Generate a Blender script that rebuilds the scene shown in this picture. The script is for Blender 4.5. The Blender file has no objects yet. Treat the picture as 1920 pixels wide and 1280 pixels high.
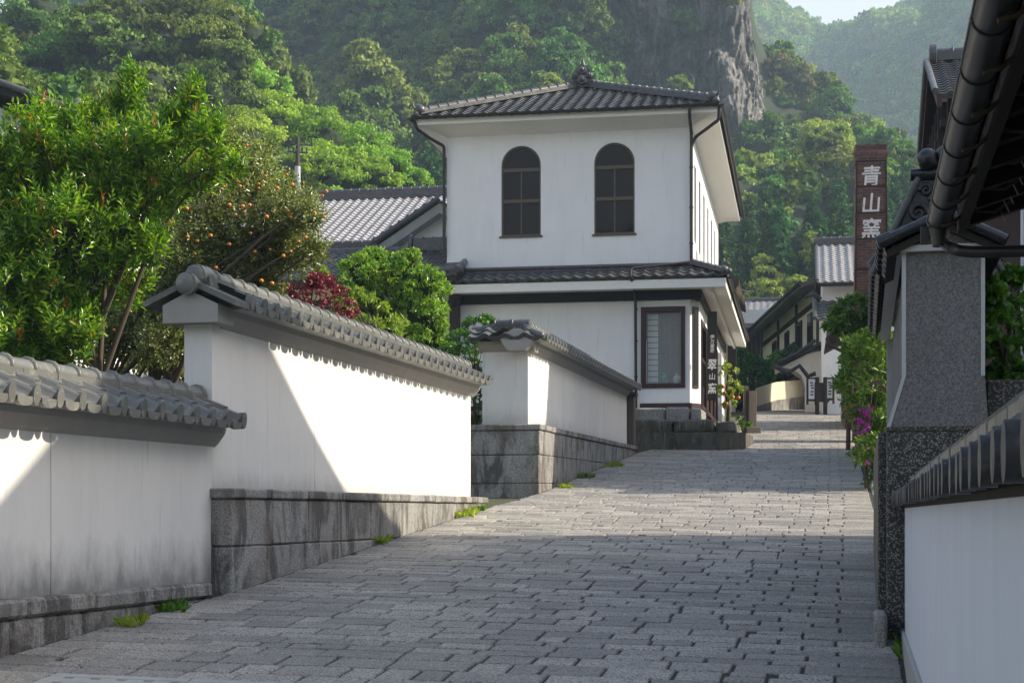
import bpy, bmesh, math, random
import numpy as np
from mathutils import Vector, Matrix

# ------------------------------------------------------------------ camera, sky, sun
scene = bpy.context.scene
F_PX, CX, HY = 3000.0, 960.0, 960.0          # focal length / principal column / eye-level row in the 1920x1280 picture
cam = bpy.data.cameras.new('camera'); camo = bpy.data.objects.new('camera', cam)
scene.collection.objects.link(camo); scene.camera = camo
camo.location = (0, 0, 0); camo.rotation_euler = (math.radians(90), 0, 0)
cam.lens = 36.0 * F_PX / 1920; cam.sensor_width = 36; cam.shift_y = (HY - 640) / 1920
cam.clip_start = 0.05; cam.clip_end = 5000

SUN_EL, SUN_AZ = math.radians(33), math.radians(0.5)      # azimuth counted from +X towards +Y
w = bpy.data.worlds.new('World'); scene.world = w; w.use_nodes = True
nt = w.node_tree; bg = nt.nodes['Background']
sky = nt.nodes.new('ShaderNodeTexSky'); sky.sky_type = 'NISHITA'; sky.sun_disc = False
sky.sun_elevation = SUN_EL; sky.sun_rotation = math.pi/2 - SUN_AZ
sky.air_density = 1.0; sky.dust_density = 3.0; sky.ozone_density = 1.0
# thin bright haze veil near the horizon
tc=nt.nodes.new('ShaderNodeTexCoord'); sx=nt.nodes.new('ShaderNodeSeparateXYZ'); nt.links.new(tc.outputs['Generated'],sx.inputs[0])
mr=nt.nodes.new('ShaderNodeMapRange'); mr.interpolation_type='SMOOTHSTEP'; nt.links.new(sx.outputs[2],mr.inputs[0]); mr.inputs[1].default_value=.22; mr.inputs[2].default_value=.75; mr.inputs[3].default_value=.85; mr.inputs[4].default_value=0
mxw=nt.nodes.new('ShaderNodeMix'); mxw.data_type='RGBA'; nt.links.new(mr.outputs[0],mxw.inputs[0]); nt.links.new(sky.outputs[0],mxw.inputs[6]); mxw.inputs[7].default_value=(3.9,3.95,4.0,1)
nt.links.new(mxw.outputs[2], bg.inputs[0]); bg.inputs[1].default_value = 0.15
sd = bpy.data.lights.new('sun', 'SUN'); so = bpy.data.objects.new('sun', sd); scene.collection.objects.link(so)
sd.energy = 4.7; sd.angle = math.radians(0.5); sd.color = (1.0, 0.89, 0.71)
Ld = Vector((math.cos(SUN_EL)*math.cos(SUN_AZ), math.cos(SUN_EL)*math.sin(SUN_AZ), math.sin(SUN_EL)))
so.rotation_euler = (-Ld).to_track_quat('-Z', 'Y').to_euler(); so.location = Ld*100
scene.view_settings.view_transform = 'Standard'; scene.view_settings.look = 'None'
scene.view_settings.exposure = 0.95; scene.view_settings.gamma = 1.0
scene.cycles.max_bounces = 8; scene.cycles.volume_bounces = 0
scene.cycles.volume_step_rate = 5
COL = scene.collection
rnd = random.Random(7); rg = np.random.default_rng(11)

# ------------------------------------------------------------------ helpers
def P(px, py, d): return Vector(((px-CX)/F_PX*d, d, (HY-py)/F_PX*d))
PROF = [(-30,-3.2),(0,-1.80),(10,-1.06),(14.4,-.70),(23.3,.08),(26,.33),(38.2,1.42),(48,2.5),(60,3.75),(70,4.5),(80,5.0),(110,6.5),(200,9),(900,30)]
_px = np.array([p[0] for p in PROF], float); _pz = np.array([p[1] for p in PROF], float)
def gz(y): return float(np.interp(y, _px, _pz))

def tag(o, label=None, cat=None, group=None, kind=None):
    if label: o['label'] = label
    if cat: o['category'] = cat
    if group: o['group'] = group
    if kind: o['kind'] = kind
    return o
def thing(name, loc, label, cat, group=None):
    o = bpy.data.objects.new(name, None); COL.objects.link(o); o.location = loc; o.empty_display_size = .2
    o['wl'] = tuple(loc); return tag(o, label, cat, group)
def wl(o):
    p = Vector((0,0,0))
    while o is not None: p = p + o.location; o = o.parent
    return p
def link(name, me, parent=None, loc=None):
    o = bpy.data.objects.new(name, me); COL.objects.link(o)
    if parent is not None: o.parent = parent
    return o

class Fr:                                     # a plan frame: a along A, b along B, z up
    def __init__(s, O, A, B=None):
        s.O = Vector((O[0], O[1], 0)); s.A = Vector((A[0], A[1], 0)).normalized()
        s.B = Vector((B[0], B[1], 0)).normalized() if B is not None else Vector((-s.A.y, s.A.x, 0))
    def __call__(s, a, b, z): return s.O + s.A*a + s.B*b + Vector((0,0,z))

class MB:
    def __init__(s): s.v=[]; s.f=[]; s.m=[]; s.sm=[]
    def poly(s, pts, mi=0, sm=False):
        n=len(s.v); s.v += [tuple(p) for p in pts]; s.f.append(tuple(range(n,n+len(pts)))); s.m.append(mi); s.sm.append(sm)
    def add(s, V, Fs, mi=0, sm=False):
        n=len(s.v); s.v += [tuple(p) for p in V]
        for f in Fs: s.f.append(tuple(i+n for i in f)); s.m.append(mi); s.sm.append(sm)
    def hexa(s, c, mi=0):                      # 8 corners, index = i + 2j + 4k
        s.add(c, [(0,2,3,1),(4,5,7,6),(0,1,5,4),(2,6,7,3),(0,4,6,2),(1,3,7,5)], mi)
    def fbox(s, F, a0,a1,b0,b1,z0,z1, mi=0, bev=0, jit=0):
        if bev<=0:
            s.hexa([F(a,b,z) for z in (z0,z1) for b in (b0,b1) for a in (a0,a1)], mi); return
        L=[(a0,a1),(b0,b1),(z0,z1)]; V=[]; idx={}
        for k in (0,1):
            for j in (0,1):
                for i in (0,1):
                    c=[L[0][i],L[1][j],L[2][k]]; sg=[1 if q==0 else -1 for q in (i,j,k)]
                    jj=[rnd.uniform(-jit,jit) for _ in range(3)] if jit else (0,0,0)
                    for ax in range(3):
                        q=[c[t]+(0 if t==ax else sg[t]*bev)+jj[t] for t in range(3)]
                        idx[(i,j,k,ax)]=len(V); V.append(F(*q))
        Fs=[]; 
        for ax in range(3):
            o=[t for t in range(3) if t!=ax]
            for e in (0,1):
                q=[]
                for (m,n) in ((0,0),(1,0),(1,1),(0,1)):
                    r=[0,0,0]; r[ax]=e; r[o[0]]=m; r[o[1]]=n; q.append(idx[(r[0],r[1],r[2],ax)])
                Fs.append(tuple(q))
            for m in (0,1):
                for n in (0,1):                # edge along ax
                    r0=[0,0,0]; r0[o[0]]=m; r0[o[1]]=n; r1=list(r0); r1[ax]=1
                    Fs.append((idx[(*r0,o[0])],idx[(*r1,o[0])],idx[(*r1,o[1])],idx[(*r0,o[1])]))
        for i in (0,1):
            for j in (0,1):
                for k in (0,1): Fs.append(tuple(idx[(i,j,k,a)] for a in range(3)))
        s.add(V, Fs, mi)
    def prism(s, pts, ext, mi=0, sm=False):
        ext=Vector(ext); n=len(pts); A=[Vector(p) for p in pts]; Bv=[p+ext for p in A]
        s.add(A+Bv, [tuple(range(n-1,-1,-1)), tuple(range(n,2*n))], mi)
        s.add(A+Bv, [(i,(i+1)%n,n+(i+1)%n,n+i) for i in range(n)], mi, sm)
    def tube(s, path, r, n=10, mi=0, caps=True, sm=True, half=False, up=None):
        path=[Vector(p) for p in path]; rr = r if hasattr(r,'__len__') else [r]*len(path); rings=[]; V=[]; pu=None
        for i,p in enumerate(path):
            t=(path[min(i+1,len(path)-1)]-path[max(i-1,0)]).normalized()
            u=(up if up is not None else (pu if pu is not None else Vector((0,0,1)))) 
            if abs(t.dot(u))>.97: u=Vector((1,0,0)) if abs(t.x)<.9 else Vector((0,1,0))
            x=t.cross(u).normalized(); y=x.cross(t).normalized(); pu=y
            for k in range(n+(1 if half else 0)):
                a=(math.pi*k/n if half else 2*math.pi*k/n)
                V.append(p+x*math.cos(a)*rr[i]+y*math.sin(a)*rr[i])
        m=n+(1 if half else 0); Fs=[]
        for i in range(len(path)-1):
            for k in range(n):
                k2=(k+1) if half else (k+1)%n
                Fs.append((i*m+k,i*m+k2,(i+1)*m+k2,(i+1)*m+k))
        s.add(V,Fs,mi,sm)
        if caps:
            s.add(V[:m],[tuple(range(m))],mi); s.add(V[-m:],[tuple(range(m-1,-1,-1))],mi)
    def ball(s, c, r, n=10, mi=0, sc=(1,1,1)):
        V=[];Fs=[]; c=Vector(c)
        for i in range(n+1):
            th=math.pi*i/n
            for k in range(2*n):
                ph=math.pi*k/n
                V.append(c+Vector((math.sin(th)*math.cos(ph)*r*sc[0],math.sin(th)*math.sin(ph)*r*sc[1],math.cos(th)*r*sc[2])))
        for i in range(n):
            for k in range(2*n): Fs.append((i*2*n+k,i*2*n+(k+1)%(2*n),(i+1)*2*n+(k+1)%(2*n),(i+1)*2*n+k))
        s.add(V,Fs,mi,True)
    def build(s, name, mats, parent=None, fix=True):
        mats = mats if isinstance(mats,(list,tuple)) else [mats]
        me=bpy.data.meshes.new(name); off = wl(parent) if parent is not None else Vector((0,0,0))
        base=off
        V=np.array(s.v,float).reshape(-1,3)
        if parent is None:
            mn=V.min(0); mx=V.max(0); base=Vector(((mn[0]+mx[0])/2,(mn[1]+mx[1])/2,mn[2]))
        V=V-np.array(base)
        me.from_pydata(V.tolist(),[],s.f)
        me.polygons.foreach_set('material_index', s.m); me.polygons.foreach_set('use_smooth', s.sm)
        for m in mats: me.materials.append(m)
        if fix:
            bm=bmesh.new(); bm.from_mesh(me); bmesh.ops.remove_doubles(bm, verts=bm.verts, dist=1e-5) if fix=='merge' else None
            bmesh.ops.recalc_face_normals(bm, faces=bm.faces); bm.to_mesh(me); bm.free()
        o=link(name, me, parent)
        if parent is None: o.location=base
        return o

# ------------------------------------------------------------------ materials
def newmat(name):
    m=bpy.data.materials.new(name); m.use_nodes=True; t=m.node_tree
    return m,t,t.nodes['Principled BSDF']
def N(t,kind,**kw):
    n=t.nodes.new(kind)
    for k,v in kw.items():
        if k.startswith('i_'):
            key=k[2:]; n.inputs[int(key) if key.isdigit() else key.replace('_',' ')].default_value=v
        else: setattr(n,k,v)
    return n
def coords(t, scale=(1,1,1), src='pos', rot=(0,0,0)):
    if src=='pos': o=N(t,'ShaderNodeNewGeometry').outputs['Position']
    else: o=N(t,'ShaderNodeTexCoord').outputs[src]
    m=N(t,'ShaderNodeMapping'); m.inputs['Scale'].default_value=scale; m.inputs['Rotation'].default_value=rot
    t.links.new(o,m.inputs[0]); return m.outputs[0]
def noise(t,vec,scale,detail=4,rough=.55,dist=0):
    n=N(t,'ShaderNodeTexNoise'); n.inputs['Scale'].default_value=scale; n.inputs['Detail'].default_value=detail
    n.inputs['Roughness'].default_value=rough; n.inputs['Distortion'].default_value=dist
    t.links.new(vec,n.inputs['Vector']); return n.outputs['Fac']
def ramp(t,fac,stops):
    r=N(t,'ShaderNodeValToRGB'); e=r.color_ramp.elements
    while len(e)<len(stops): e.new(.5)
    for i,(p,c) in enumerate(stops):
        e[i].position=p; c=(c,c,c) if not hasattr(c,'__len__') else c; e[i].color=(*c[:3],1)
    t.links.new(fac,r.inputs[0]); return r.outputs[0]
def mixc(t,fac,a,b,mode='MIX'):
    m=N(t,'ShaderNodeMix',data_type='RGBA',blend_type=mode)
    for sock,val in ((m.inputs[0],fac),(m.inputs[6],a),(m.inputs[7],b)):
        if hasattr(val,'is_output'): t.links.new(val,sock)
        elif hasattr(val,'__len__'): sock.default_value=(*val[:3],1)
        else: sock.default_value=val
    return m.outputs[2]
def math_(t,op,a,b=0.0,c=None):
    m=N(t,'ShaderNodeMath',operation=op)
    for i,v in enumerate((a,b) if c is None else (a,b,c)):
        if hasattr(v,'is_output'): t.links.new(v,m.inputs[i])
        else: m.inputs[i].default_value=v
    return m.outputs[0]
def bump(t,b,h,strength=.4,dist=.01):
    n=N(t,'ShaderNodeBump'); n.inputs['Strength'].default_value=strength; n.inputs['Distance'].default_value=dist
    t.links.new(h,n.inputs['Height']); t.links.new(n.outputs[0],b.inputs['Normal'])
def setc(t,b,c):
    if hasattr(c,'is_output'): t.links.new(c,b.inputs['Base Color'])
    else: b.inputs['Base Color'].default_value=(*c[:3],1)
def island(t): return N(t,'ShaderNodeNewGeometry').outputs['Random Per Island']
def objrand(t): return N(t,'ShaderNodeObjectInfo').outputs['Random']

def plaster(name, base=(.73,.715,.685), z0=None, dh=.4, dirt=.6, streak=.35):
    m,t,b=newmat(name); p=coords(t)
    st=noise(t,coords(t,(1,1,.22)),2.6,6,.65); st2=noise(t,coords(t,(1,1,.07)),14,3,.6)
    c=mixc(t,math_(t,'MULTIPLY',ramp(t,st,[(.47,0),(.75,1)]),streak*1.0),base,(base[0]*.72,base[1]*.75,base[2]*.78))
    c=mixc(t,math_(t,'MULTIPLY',ramp(t,st2,[(.62,0),(.74,1)]),streak*.9),c,(.33,.35,.37))
    c=mixc(t,math_(t,'MULTIPLY',ramp(t,noise(t,p,1.3,5,.6),[(.4,0),(.7,1)]),.25),c,(base[0]*.82,base[1]*.84,base[2]*.84))
    if z0 is not None:
        sep=N(t,'ShaderNodeSeparateXYZ'); t.links.new(N(t,'ShaderNodeNewGeometry').outputs['Position'],sep.inputs[0])
        h=math_(t,'SUBTRACT',sep.outputs['Z'],z0); h=math_(t,'DIVIDE',h,dh)
        nn=noise(t,coords(t,(1,1,.5)),4.5,6,.7)
        h=math_(t,'ADD',h,math_(t,'MULTIPLY',math_(t,'SUBTRACT',nn,.5),-1.6))
        dm=ramp(t,h,[(0.0,1),(.55,.35),(1,0)])
        c=mixc(t,math_(t,'MULTIPLY',dm,dirt),c,(.10,.10,.095))
    setc(t,b,c); b.inputs['Roughness'].default_value=.85
    bump(t,b,noise(t,p,60,4,.6),.12,.004); return m

def granite(name, base=(.34,.335,.32), dark=(.035,.031,.029), stain=1.0, spec=55, bz=.9, island_var=.22):
    m,t,b=newmat(name); p=coords(t)
    sp=noise(t,p,spec,3,.7); c=mixc(t,ramp(t,sp,[(.35,0),(.65,1)]),tuple(x*.45 for x in base),tuple(x*1.4 for x in base))
    c=mixc(t,math_(t,'MULTIPLY',island(t),island_var*2),c,tuple(x*.62 for x in base))
    if stain>0:
        s1=noise(t,coords(t,(1,1,.38)),2.8,9,.75,1.0)
        s2=noise(t,coords(t,(1,1,.5)),2.2,5,.6)
        k=math_(t,'MULTIPLY',ramp(t,s1,[(.44,0),(.55,1)]),ramp(t,s2,[(.34,.25),(.52,1)]))
        c=mixc(t,math_(t,'MULTIPLY',k,stain*.78),c,dark)
        k2=ramp(t,noise(t,coords(t,(1,1,.16)),7,5,.7,.6),[(.56,0),(.64,1)])
        c=mixc(t,math_(t,'MULTIPLY',k2,.35*stain),c,(.42,.42,.40))
        k3=ramp(t,noise(t,p,1.7,4,.6),[(.45,0),(.7,1)])
        c=mixc(t,math_(t,'MULTIPLY',k3,.30*stain),c,(.20,.14,.09))
    setc(t,b,c); b.inputs['Roughness'].default_value=.8
    h=math_(t,'ADD',noise(t,p,spec*.8,4,.7),math_(t,'MULTIPLY',noise(t,p,9,4,.6),1.4)); bump(t,b,h,bz,.012); return m

def tilemat(name, base=(.13,.135,.14), rough=.42, lichen=.35, var=.5):
    m,t,b=newmat(name); p=coords(t)
    c=mixc(t,noise(t,p,3.5,4,.6),tuple(x*.75 for x in base),tuple(x*1.25 for x in base))
    c=mixc(t,math_(t,'MULTIPLY',island(t),var),c,tuple(x*.55 for x in base))
    k=ramp(t,noise(t,p,11,5,.7),[(.55,0),(.68,1)]); c=mixc(t,math_(t,'MULTIPLY',k,lichen),c,(.24,.24,.20))
    k=ramp(t,noise(t,p,45,2,.5),[(.70,0),(.74,1)]); c=mixc(t,math_(t,'MULTIPLY',k,lichen*1.2),c,(.45,.46,.42))
    setc(t,b,c)
    r=ramp(t,noise(t,p,6,4,.6),[(.3,rough-.08),(.7,rough+.15)]); t.links.new(r,b.inputs['Roughness'])
    bump(t,b,noise(t,p,40,4,.6),.25,.004); return m

def wood(name, base, rough=.7, grain=(1,1,.08), sc=22):
    m,t,b=newmat(name); k=noise(t,coords(t,grain),sc,4,.65)
    c=mixc(t,k,tuple(x*.55 for x in base),tuple(x*1.45 for x in base))
    c=mixc(t,math_(t,'MULTIPLY',island(t),.3),c,tuple(x*.5 for x in base))
    setc(t,b,c); b.inputs['Roughness'].default_value=rough; bump(t,b,k,.25,.004); return m
def plain(name, base, rough=.6, metal=0, var=.2, sc=8, bmp=.08, spec=None):
    m,t,b=newmat(name); p=coords(t); k=noise(t,p,sc,5,.6)
    setc(t,b,mixc(t,k,tuple(x*(1-var) for x in base),tuple(min(1,x*(1+var)) for x in base)))
    b.inputs['Roughness'].default_value=rough; b.inputs['Metallic'].default_value=metal
    if spec is not None: b.inputs['Specular IOR Level'].default_value=spec
    bump(t,b,noise(t,p,sc*6,3,.6),bmp,.003); return m

def leafmat(name, cols, rough=.42, trans=.35, objvar=.35, spec=.5, tmul=(1.5,1.6,.5)):
    m,t,b=newmat(name); st=[(i/max(1,len(cols)-1),c) for i,c in enumerate(cols)]
    c=ramp(t,island(t),st)
    hs=N(t,'ShaderNodeHueSaturation'); t.links.new(c,hs.inputs['Color'])
    r=objrand(t)
    t.links.new(math_(t,'MULTIPLY_ADD',r,objvar,1-objvar/2),hs.inputs['Value'])
    t.links.new(math_(t,'MULTIPLY_ADD',math_(t,'FRACT',math_(t,'MULTIPLY',r,7.3)),.05*objvar/.35,.5-.025*objvar/.35),hs.inputs['Hue'])
    c=hs.outputs[0]; setc(t,b,c); b.inputs['Roughness'].default_value=rough; b.inputs['Specular IOR Level'].default_value=spec
    tr=N(t,'ShaderNodeBsdfTranslucent'); t.links.new(mixc(t,1.0,c,tmul,'MULTIPLY'),tr.inputs['Color'])
    mx=N(t,'ShaderNodeMixShader'); mx.inputs[0].default_value=trans
    t.links.new(b.outputs[0],mx.inputs[1]); t.links.new(tr.outputs[0],mx.inputs[2])
    t.links.new(mx.outputs[0],t.nodes['Material Output'].inputs[0]); return m

MT={}
MT['wall1']=plaster('white_plaster_stained_low',z0=-.62,dh=.42,dirt=.75,streak=.4)
MT['wall2']=plaster('white_plaster_stained_mid',z0=.22,dh=.20,dirt=.35,streak=.4)
MT['wall3']=plaster('white_plaster_stained_high',z0=1.5,dh=.25,dirt=.3,streak=.5)
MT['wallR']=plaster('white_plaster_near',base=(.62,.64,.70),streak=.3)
MT['house']=plaster('white_house_plaster',base=(.80,.80,.80),streak=.3)
MT['trim']=plain('white_trim_paint',(.78,.76,.71),.7,var=.06)
MT['cream']=plaster('cream_plaster',base=(.74,.66,.50),streak=.3)
MT['greyc']=plain('grey_cement',(.33,.34,.33),.85,var=.25,sc=3,bmp=.15)
MT['cornice']=plain('cornice_cement',(.34,.325,.30),.85,var=.15,sc=5)
MT['granite']=granite('stained_granite')
MT['granite_plain']=granite('plain_granite',stain=.45)
MT['tile']=tilemat('smoked_coping_tile',(.15,.152,.142),.36,.8,.6)
MT['tile_house']=tilemat('smoked_roof_tile',(.085,.085,.09),.34,.3,.6)
MT['tile_light']=tilemat('pale_roof_tile',(.44,.43,.44),.34,.12,.3)
MT['tile_black']=tilemat('black_roof_tile',(.02,.022,.027),.3,.12,.5)
MT['beam']=wood('black_beam_wood',(.008,.006,.005),.6)
MT['redwood']=wood('red_brown_wood',(.035,.012,.010),.5)
MT['brownwood']=wood('weathered_brown_wood',(.10,.065,.04),.75)
MT['darkwood']=wood('old_dark_wood',(.022,.016,.013),.8)
MT['greywood']=wood('grey_weathered_wood',(.13,.11,.095),.85)
MT['pipe']=plain('dark_metal_pipe',(.035,.030,.028),.45,.3,sc=12)
MT['gutter']=plain('grey_gutter_metal',(.05,.052,.055),.38,.5,var=.3,sc=9,bmp=.05)
MT['bark']=wood('grey_bark',(.10,.075,.052),.9,(1,1,.4),14)
MT['glass']=plain('dark_window_glass',(.010,.008,.006),.03,0,sc=2,bmp=0,spec=.2)
MT['frame']=plain('bronze_window_frame',(.095,.075,.055),.45,.4)
MT['paint']=plain('white_paint_lettering',(.82,.81,.78),.6,var=.05)
m,t,b=newmat('worn_white_paint'); p=coords(t); setc(t,b,mixc(t,ramp(t,noise(t,p,9,6,.75),[(.58,0),(.68,.7)]),(.80,.76,.72),(.16,.075,.055))); b.inputs['Roughness'].default_value=.85; MT['oldpaint']=m
MT['black']=plain('black_board',(.014,.013,.013),.5)
MT['orange']=plain('orange_peel',(.72,.24,.025),.4,var=.12,sc=14)
MT['soil']=plain('dark_soil',(.06,.045,.032),.95,var=.4,sc=6)
MT['red']=plain('red_banner_cloth',(.55,.03,.02),.7)
MT['yellow']=plain('yellow_cloth',(.75,.42,.03),.7)

# speckled pebble wash and rough stucco
m,t,b=newmat('black_pebble_wash'); p=coords(t)
v=N(t,'ShaderNodeTexVoronoi'); v.inputs['Scale'].default_value=110; t.links.new(p,v.inputs[0])
sc_=N(t,'ShaderNodeSeparateColor'); t.links.new(v.outputs['Color'],sc_.inputs[0])
c=ramp(t,sc_.outputs[0],[(.0,(.012,.012,.012)),(.62,(.035,.033,.03)),(.74,(.07,.065,.06)),(.93,(.26,.25,.225))]); setc(t,b,c)
b.inputs['Roughness'].default_value=.5; bump(t,b,math_(t,'SUBTRACT',1,v.outputs['Distance']),.6,.008); MT['pebble']=m
m,t,b=newmat('rough_grey_stucco'); p=coords(t)
n1=noise(t,p,58,5,.7,.3); setc(t,b,mixc(t,ramp(t,n1,[(.35,0),(.62,1)]),(.10,.098,.098),(.27,.262,.26)))
k=noise(t,coords(t,(1,1,.4)),1.8,4,.6)
setc(t,b,mixc(t,math_(t,'MULTIPLY',ramp(t,k,[(.35,0),(.7,1)]),.35),mixc(t,ramp(t,n1,[(.35,0),(.62,1)]),(.12,.118,.12),(.33,.327,.33)),(.10,.095,.09)))
b.inputs['Roughness'].default_value=.95; bump(t,b,n1,1.0,.03); MT['stucco']=m
# paving stone
m,t,b=newmat('granite_paving_stone'); p=coords(t)
sp=noise(t,p,62,4,.8); c=mixc(t,ramp(t,sp,[(.38,0),(.60,1)]),(.09,.088,.085),(.68,.64,.57))
c=mixc(t,math_(t,'MULTIPLY',island(t),.6),c,(.14,.138,.136))
k=ramp(t,noise(t,p,1.1,5,.65),[(.42,0),(.68,1)]); c=mixc(t,math_(t,'MULTIPLY',k,.40),c,(.14,.132,.12))
k=ramp(t,noise(t,coords(t,(1,2.2,1)),17,5,.75),[(.54,0),(.66,1)]); c=mixc(t,math_(t,'MULTIPLY',k,.8),c,(.06,.06,.06))
setc(t,b,c); r=ramp(t,sp,[(.3,.75),(.7,.5)]); t.links.new(r,b.inputs['Roughness'])
bump(t,b,math_(t,'ADD',sp,math_(t,'MULTIPLY',noise(t,p,12,4,.6),1.5)),.9,.016); MT['paver']=m
MT['joint']=plain('dark_joint_soil',(.035,.033,.03),.95,var=.4,sc=20)
m,t,b=newmat('old_red_brick'); 
br=N(t,'ShaderNodeTexBrick'); br.inputs['Scale'].default_value=1
br.inputs['Color1'].default_value=(.20,.085,.06,1); br.inputs['Color2'].default_value=(.09,.045,.038,1); br.inputs['Mortar'].default_value=(.16,.13,.115,1)
br.inputs['Brick Width'].default_value=.22; br.inputs['Row Height'].default_value=.075; br.inputs['Mortar Size'].default_value=.009
cc=N(t,'ShaderNodeSeparateXYZ'); t.links.new(coords(t,(1,1,1)),cc.inputs[0])
cb=N(t,'ShaderNodeCombineXYZ'); t.links.new(math_(t,'ADD',cc.outputs[0],cc.outputs[1]),cb.inputs[0]); t.links.new(cc.outputs[2],cb.inputs[1])
t.links.new(cb.outputs[0],br.inputs[0]); k=ramp(t,noise(t,coords(t),3,5,.7),[(.4,0),(.7,1)])
setc(t,b,mixc(t,math_(t,'MULTIPLY',k,.6),br.outputs[0],(.045,.035,.032))); b.inputs['Roughness'].default_value=.9
bump(t,b,br.outputs['Fac'],-.4,.01); MT['brick']=m
m,t,b=newmat('cliff_rock'); p=coords(t)
n1=noise(t,coords(t,(1,1,.22)),.35,8,.7,.4); n2=noise(t,coords(t,(1,1,.12)),1.2,5,.7)
c=mixc(t,ramp(t,n1,[(.42,0),(.58,1)]),(.15,.145,.14),(.46,.43,.40))
c=mixc(t,ramp(t,n2,[(.5,0),(.62,.8)]),c,(.05,.045,.043))
c=mixc(t,ramp(t,noise(t,coords(t,(1,1,.5)),.16,6,.7),[(.53,0),(.6,.85)]),c,(.045,.07,.022))
setc(t,b,c); b.inputs['Roughness'].default_value=.95; bump(t,b,math_(t,'ADD',math_(t,'ADD',n1,n2),noise(t,p,.9,8,.75)),1,1.4); MT['rock']=m
MT['treebark']=wood('dark_tree_bark',(.035,.028,.02),.9,(1,1,.4),3)
MT['mossy']=granite('mossy_boulder_stone',(.13,.125,.10),(.03,.035,.018),1.0)
MT['core']=plain('painted_crown_shade',(.018,.034,.009),.95,var=.5,sc=3,bmp=.5)  # solid balls inside the crowns; inner shade is put into their dark colour
MT['floor']=plain('forest_floor',(.016,.028,.009),.95,var=.5,sc=.4,bmp=.3)
MT['grassy']=plain('ground_earth',(.07,.075,.04),.95,var=.4,sc=1.5)

L_PHOT=leafmat('photinia_leaves',[(.04,.11,.012),(.09,.22,.016),(.18,.34,.022),(.38,.50,.05)],.28,.42,0,.6)
L_RED=leafmat('young_red_leaves',[(.50,.07,.03),(.65,.16,.05),(.60,.28,.06)],.35,.3,0)
L_CITR=leafmat('citrus_leaves',[(.09,.13,.025),(.20,.24,.055),(.38,.41,.16)],.32,.25,0,.6)
L_TOP=leafmat('topiary_leaves',[(.05,.13,.012),(.12,.25,.018),(.24,.40,.035),(.36,.50,.06)],.35,.38,0,.6)
L_MAROON=leafmat('maroon_leaves',[(.07,.006,.012),(.17,.012,.022),(.30,.03,.04)],.4,.3,0,.5,(1.3,.7,.7))
L_SHRUB=leafmat('garden_shrub_leaves',[(.04,.11,.012),(.08,.18,.02),(.14,.25,.03)],.4,.35,.2)
L_YEL=leafmat('yellow_green_leaves',[(.18,.27,.025),(.30,.38,.045),(.14,.24,.025)],.45,.35,.2)
L_BROAD=leafmat('broadleaf_canopy',[(.06,.12,.024),(.12,.20,.034),(.19,.28,.05)],.6,.3,.6,.25)
L_LIME=leafmat('fresh_lime_canopy',[(.15,.27,.025),(.24,.38,.038),(.34,.48,.06)],.6,.35,.3,.25)
L_GOLD=leafmat('flowering_pale_canopy',[(.24,.32,.06),(.36,.42,.09),(.15,.24,.045)],.6,.3,.3,.25)
L_CEDAR=leafmat('cedar_needles',[(.03,.085,.028),(.05,.125,.034),(.08,.17,.04)],.7,.15,.5,.2)
L_BROWN=leafmat('brownish_canopy',[(.10,.10,.035),(.14,.12,.045),(.07,.09,.03)],.6,.3,.3,.25)
L_STRAW=leafmat('dry_straw_blades',[(.35,.2,.08),(.42,.26,.12)],.7,.3,0)
L_PURP=leafmat('magenta_petals',[(.45,.03,.42),(.6,.08,.55)],.5,.4,0,.3,(1,1,1))

# ------------------------------------------------------------------ leaf meshes (numpy)
def nrm(a): return a/np.maximum(1e-9,np.linalg.norm(a,axis=1,keepdims=True))
def leaf_arrays(pos, axis, nor, ln, wd, fold=.25, mid=.45):
    axis=nrm(axis); side=nrm(np.cross(axis,nor)); up=np.cross(side,axis)
    ln=np.broadcast_to(np.asarray(ln,float).reshape(-1,1),(len(pos),1)); wd=np.broadcast_to(np.asarray(wd,float).reshape(-1,1),(len(pos),1))
    base=pos; tip=pos+axis*ln-up*ln*.10
    l=pos+axis*ln*mid+side*wd*.5+up*wd*fold; r=pos+axis*ln*mid-side*wd*.5+up*wd*fold
    return np.stack([base,r,tip,l],1)          # n,4,3
def mesh_from_quads(name, Q, mats, parent=None, mi=None, fold=True, origin=None):
    n=len(Q); V=Q.reshape(-1,3)-(np.array(origin) if origin is not None else 0)
    idx=np.arange(n)*4
    if fold: Fs=np.stack([np.stack([idx,idx+1,idx+2],1),np.stack([idx,idx+2,idx+3],1)],1).reshape(-1,3); k=3
    else: Fs=np.stack([idx,idx+1,idx+2,idx+3],1); k=4
    me=bpy.data.meshes.new(name); me.vertices.add(len(V)); me.vertices.foreach_set('co',V.astype(np.float32).ravel())
    me.loops.add(Fs.size); me.loops.foreach_set('vertex_index',Fs.ravel().astype(np.int32))
    me.polygons.add(len(Fs)); me.polygons.foreach_set('loop_start',(np.arange(len(Fs))*k).astype(np.int32))
    for m in (mats if isinstance(mats,(list,tuple)) else [mats]): me.materials.append(m)
    if mi is not None: me.polygons.foreach_set('material_index',np.repeat(mi,len(Fs)//n).astype(np.int32))
    me.update(calc_edges=True); me.validate()
    return link(name, me, parent) if name else me
def rdir(n): return nrm(rg.normal(size=(n,3)))
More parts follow.
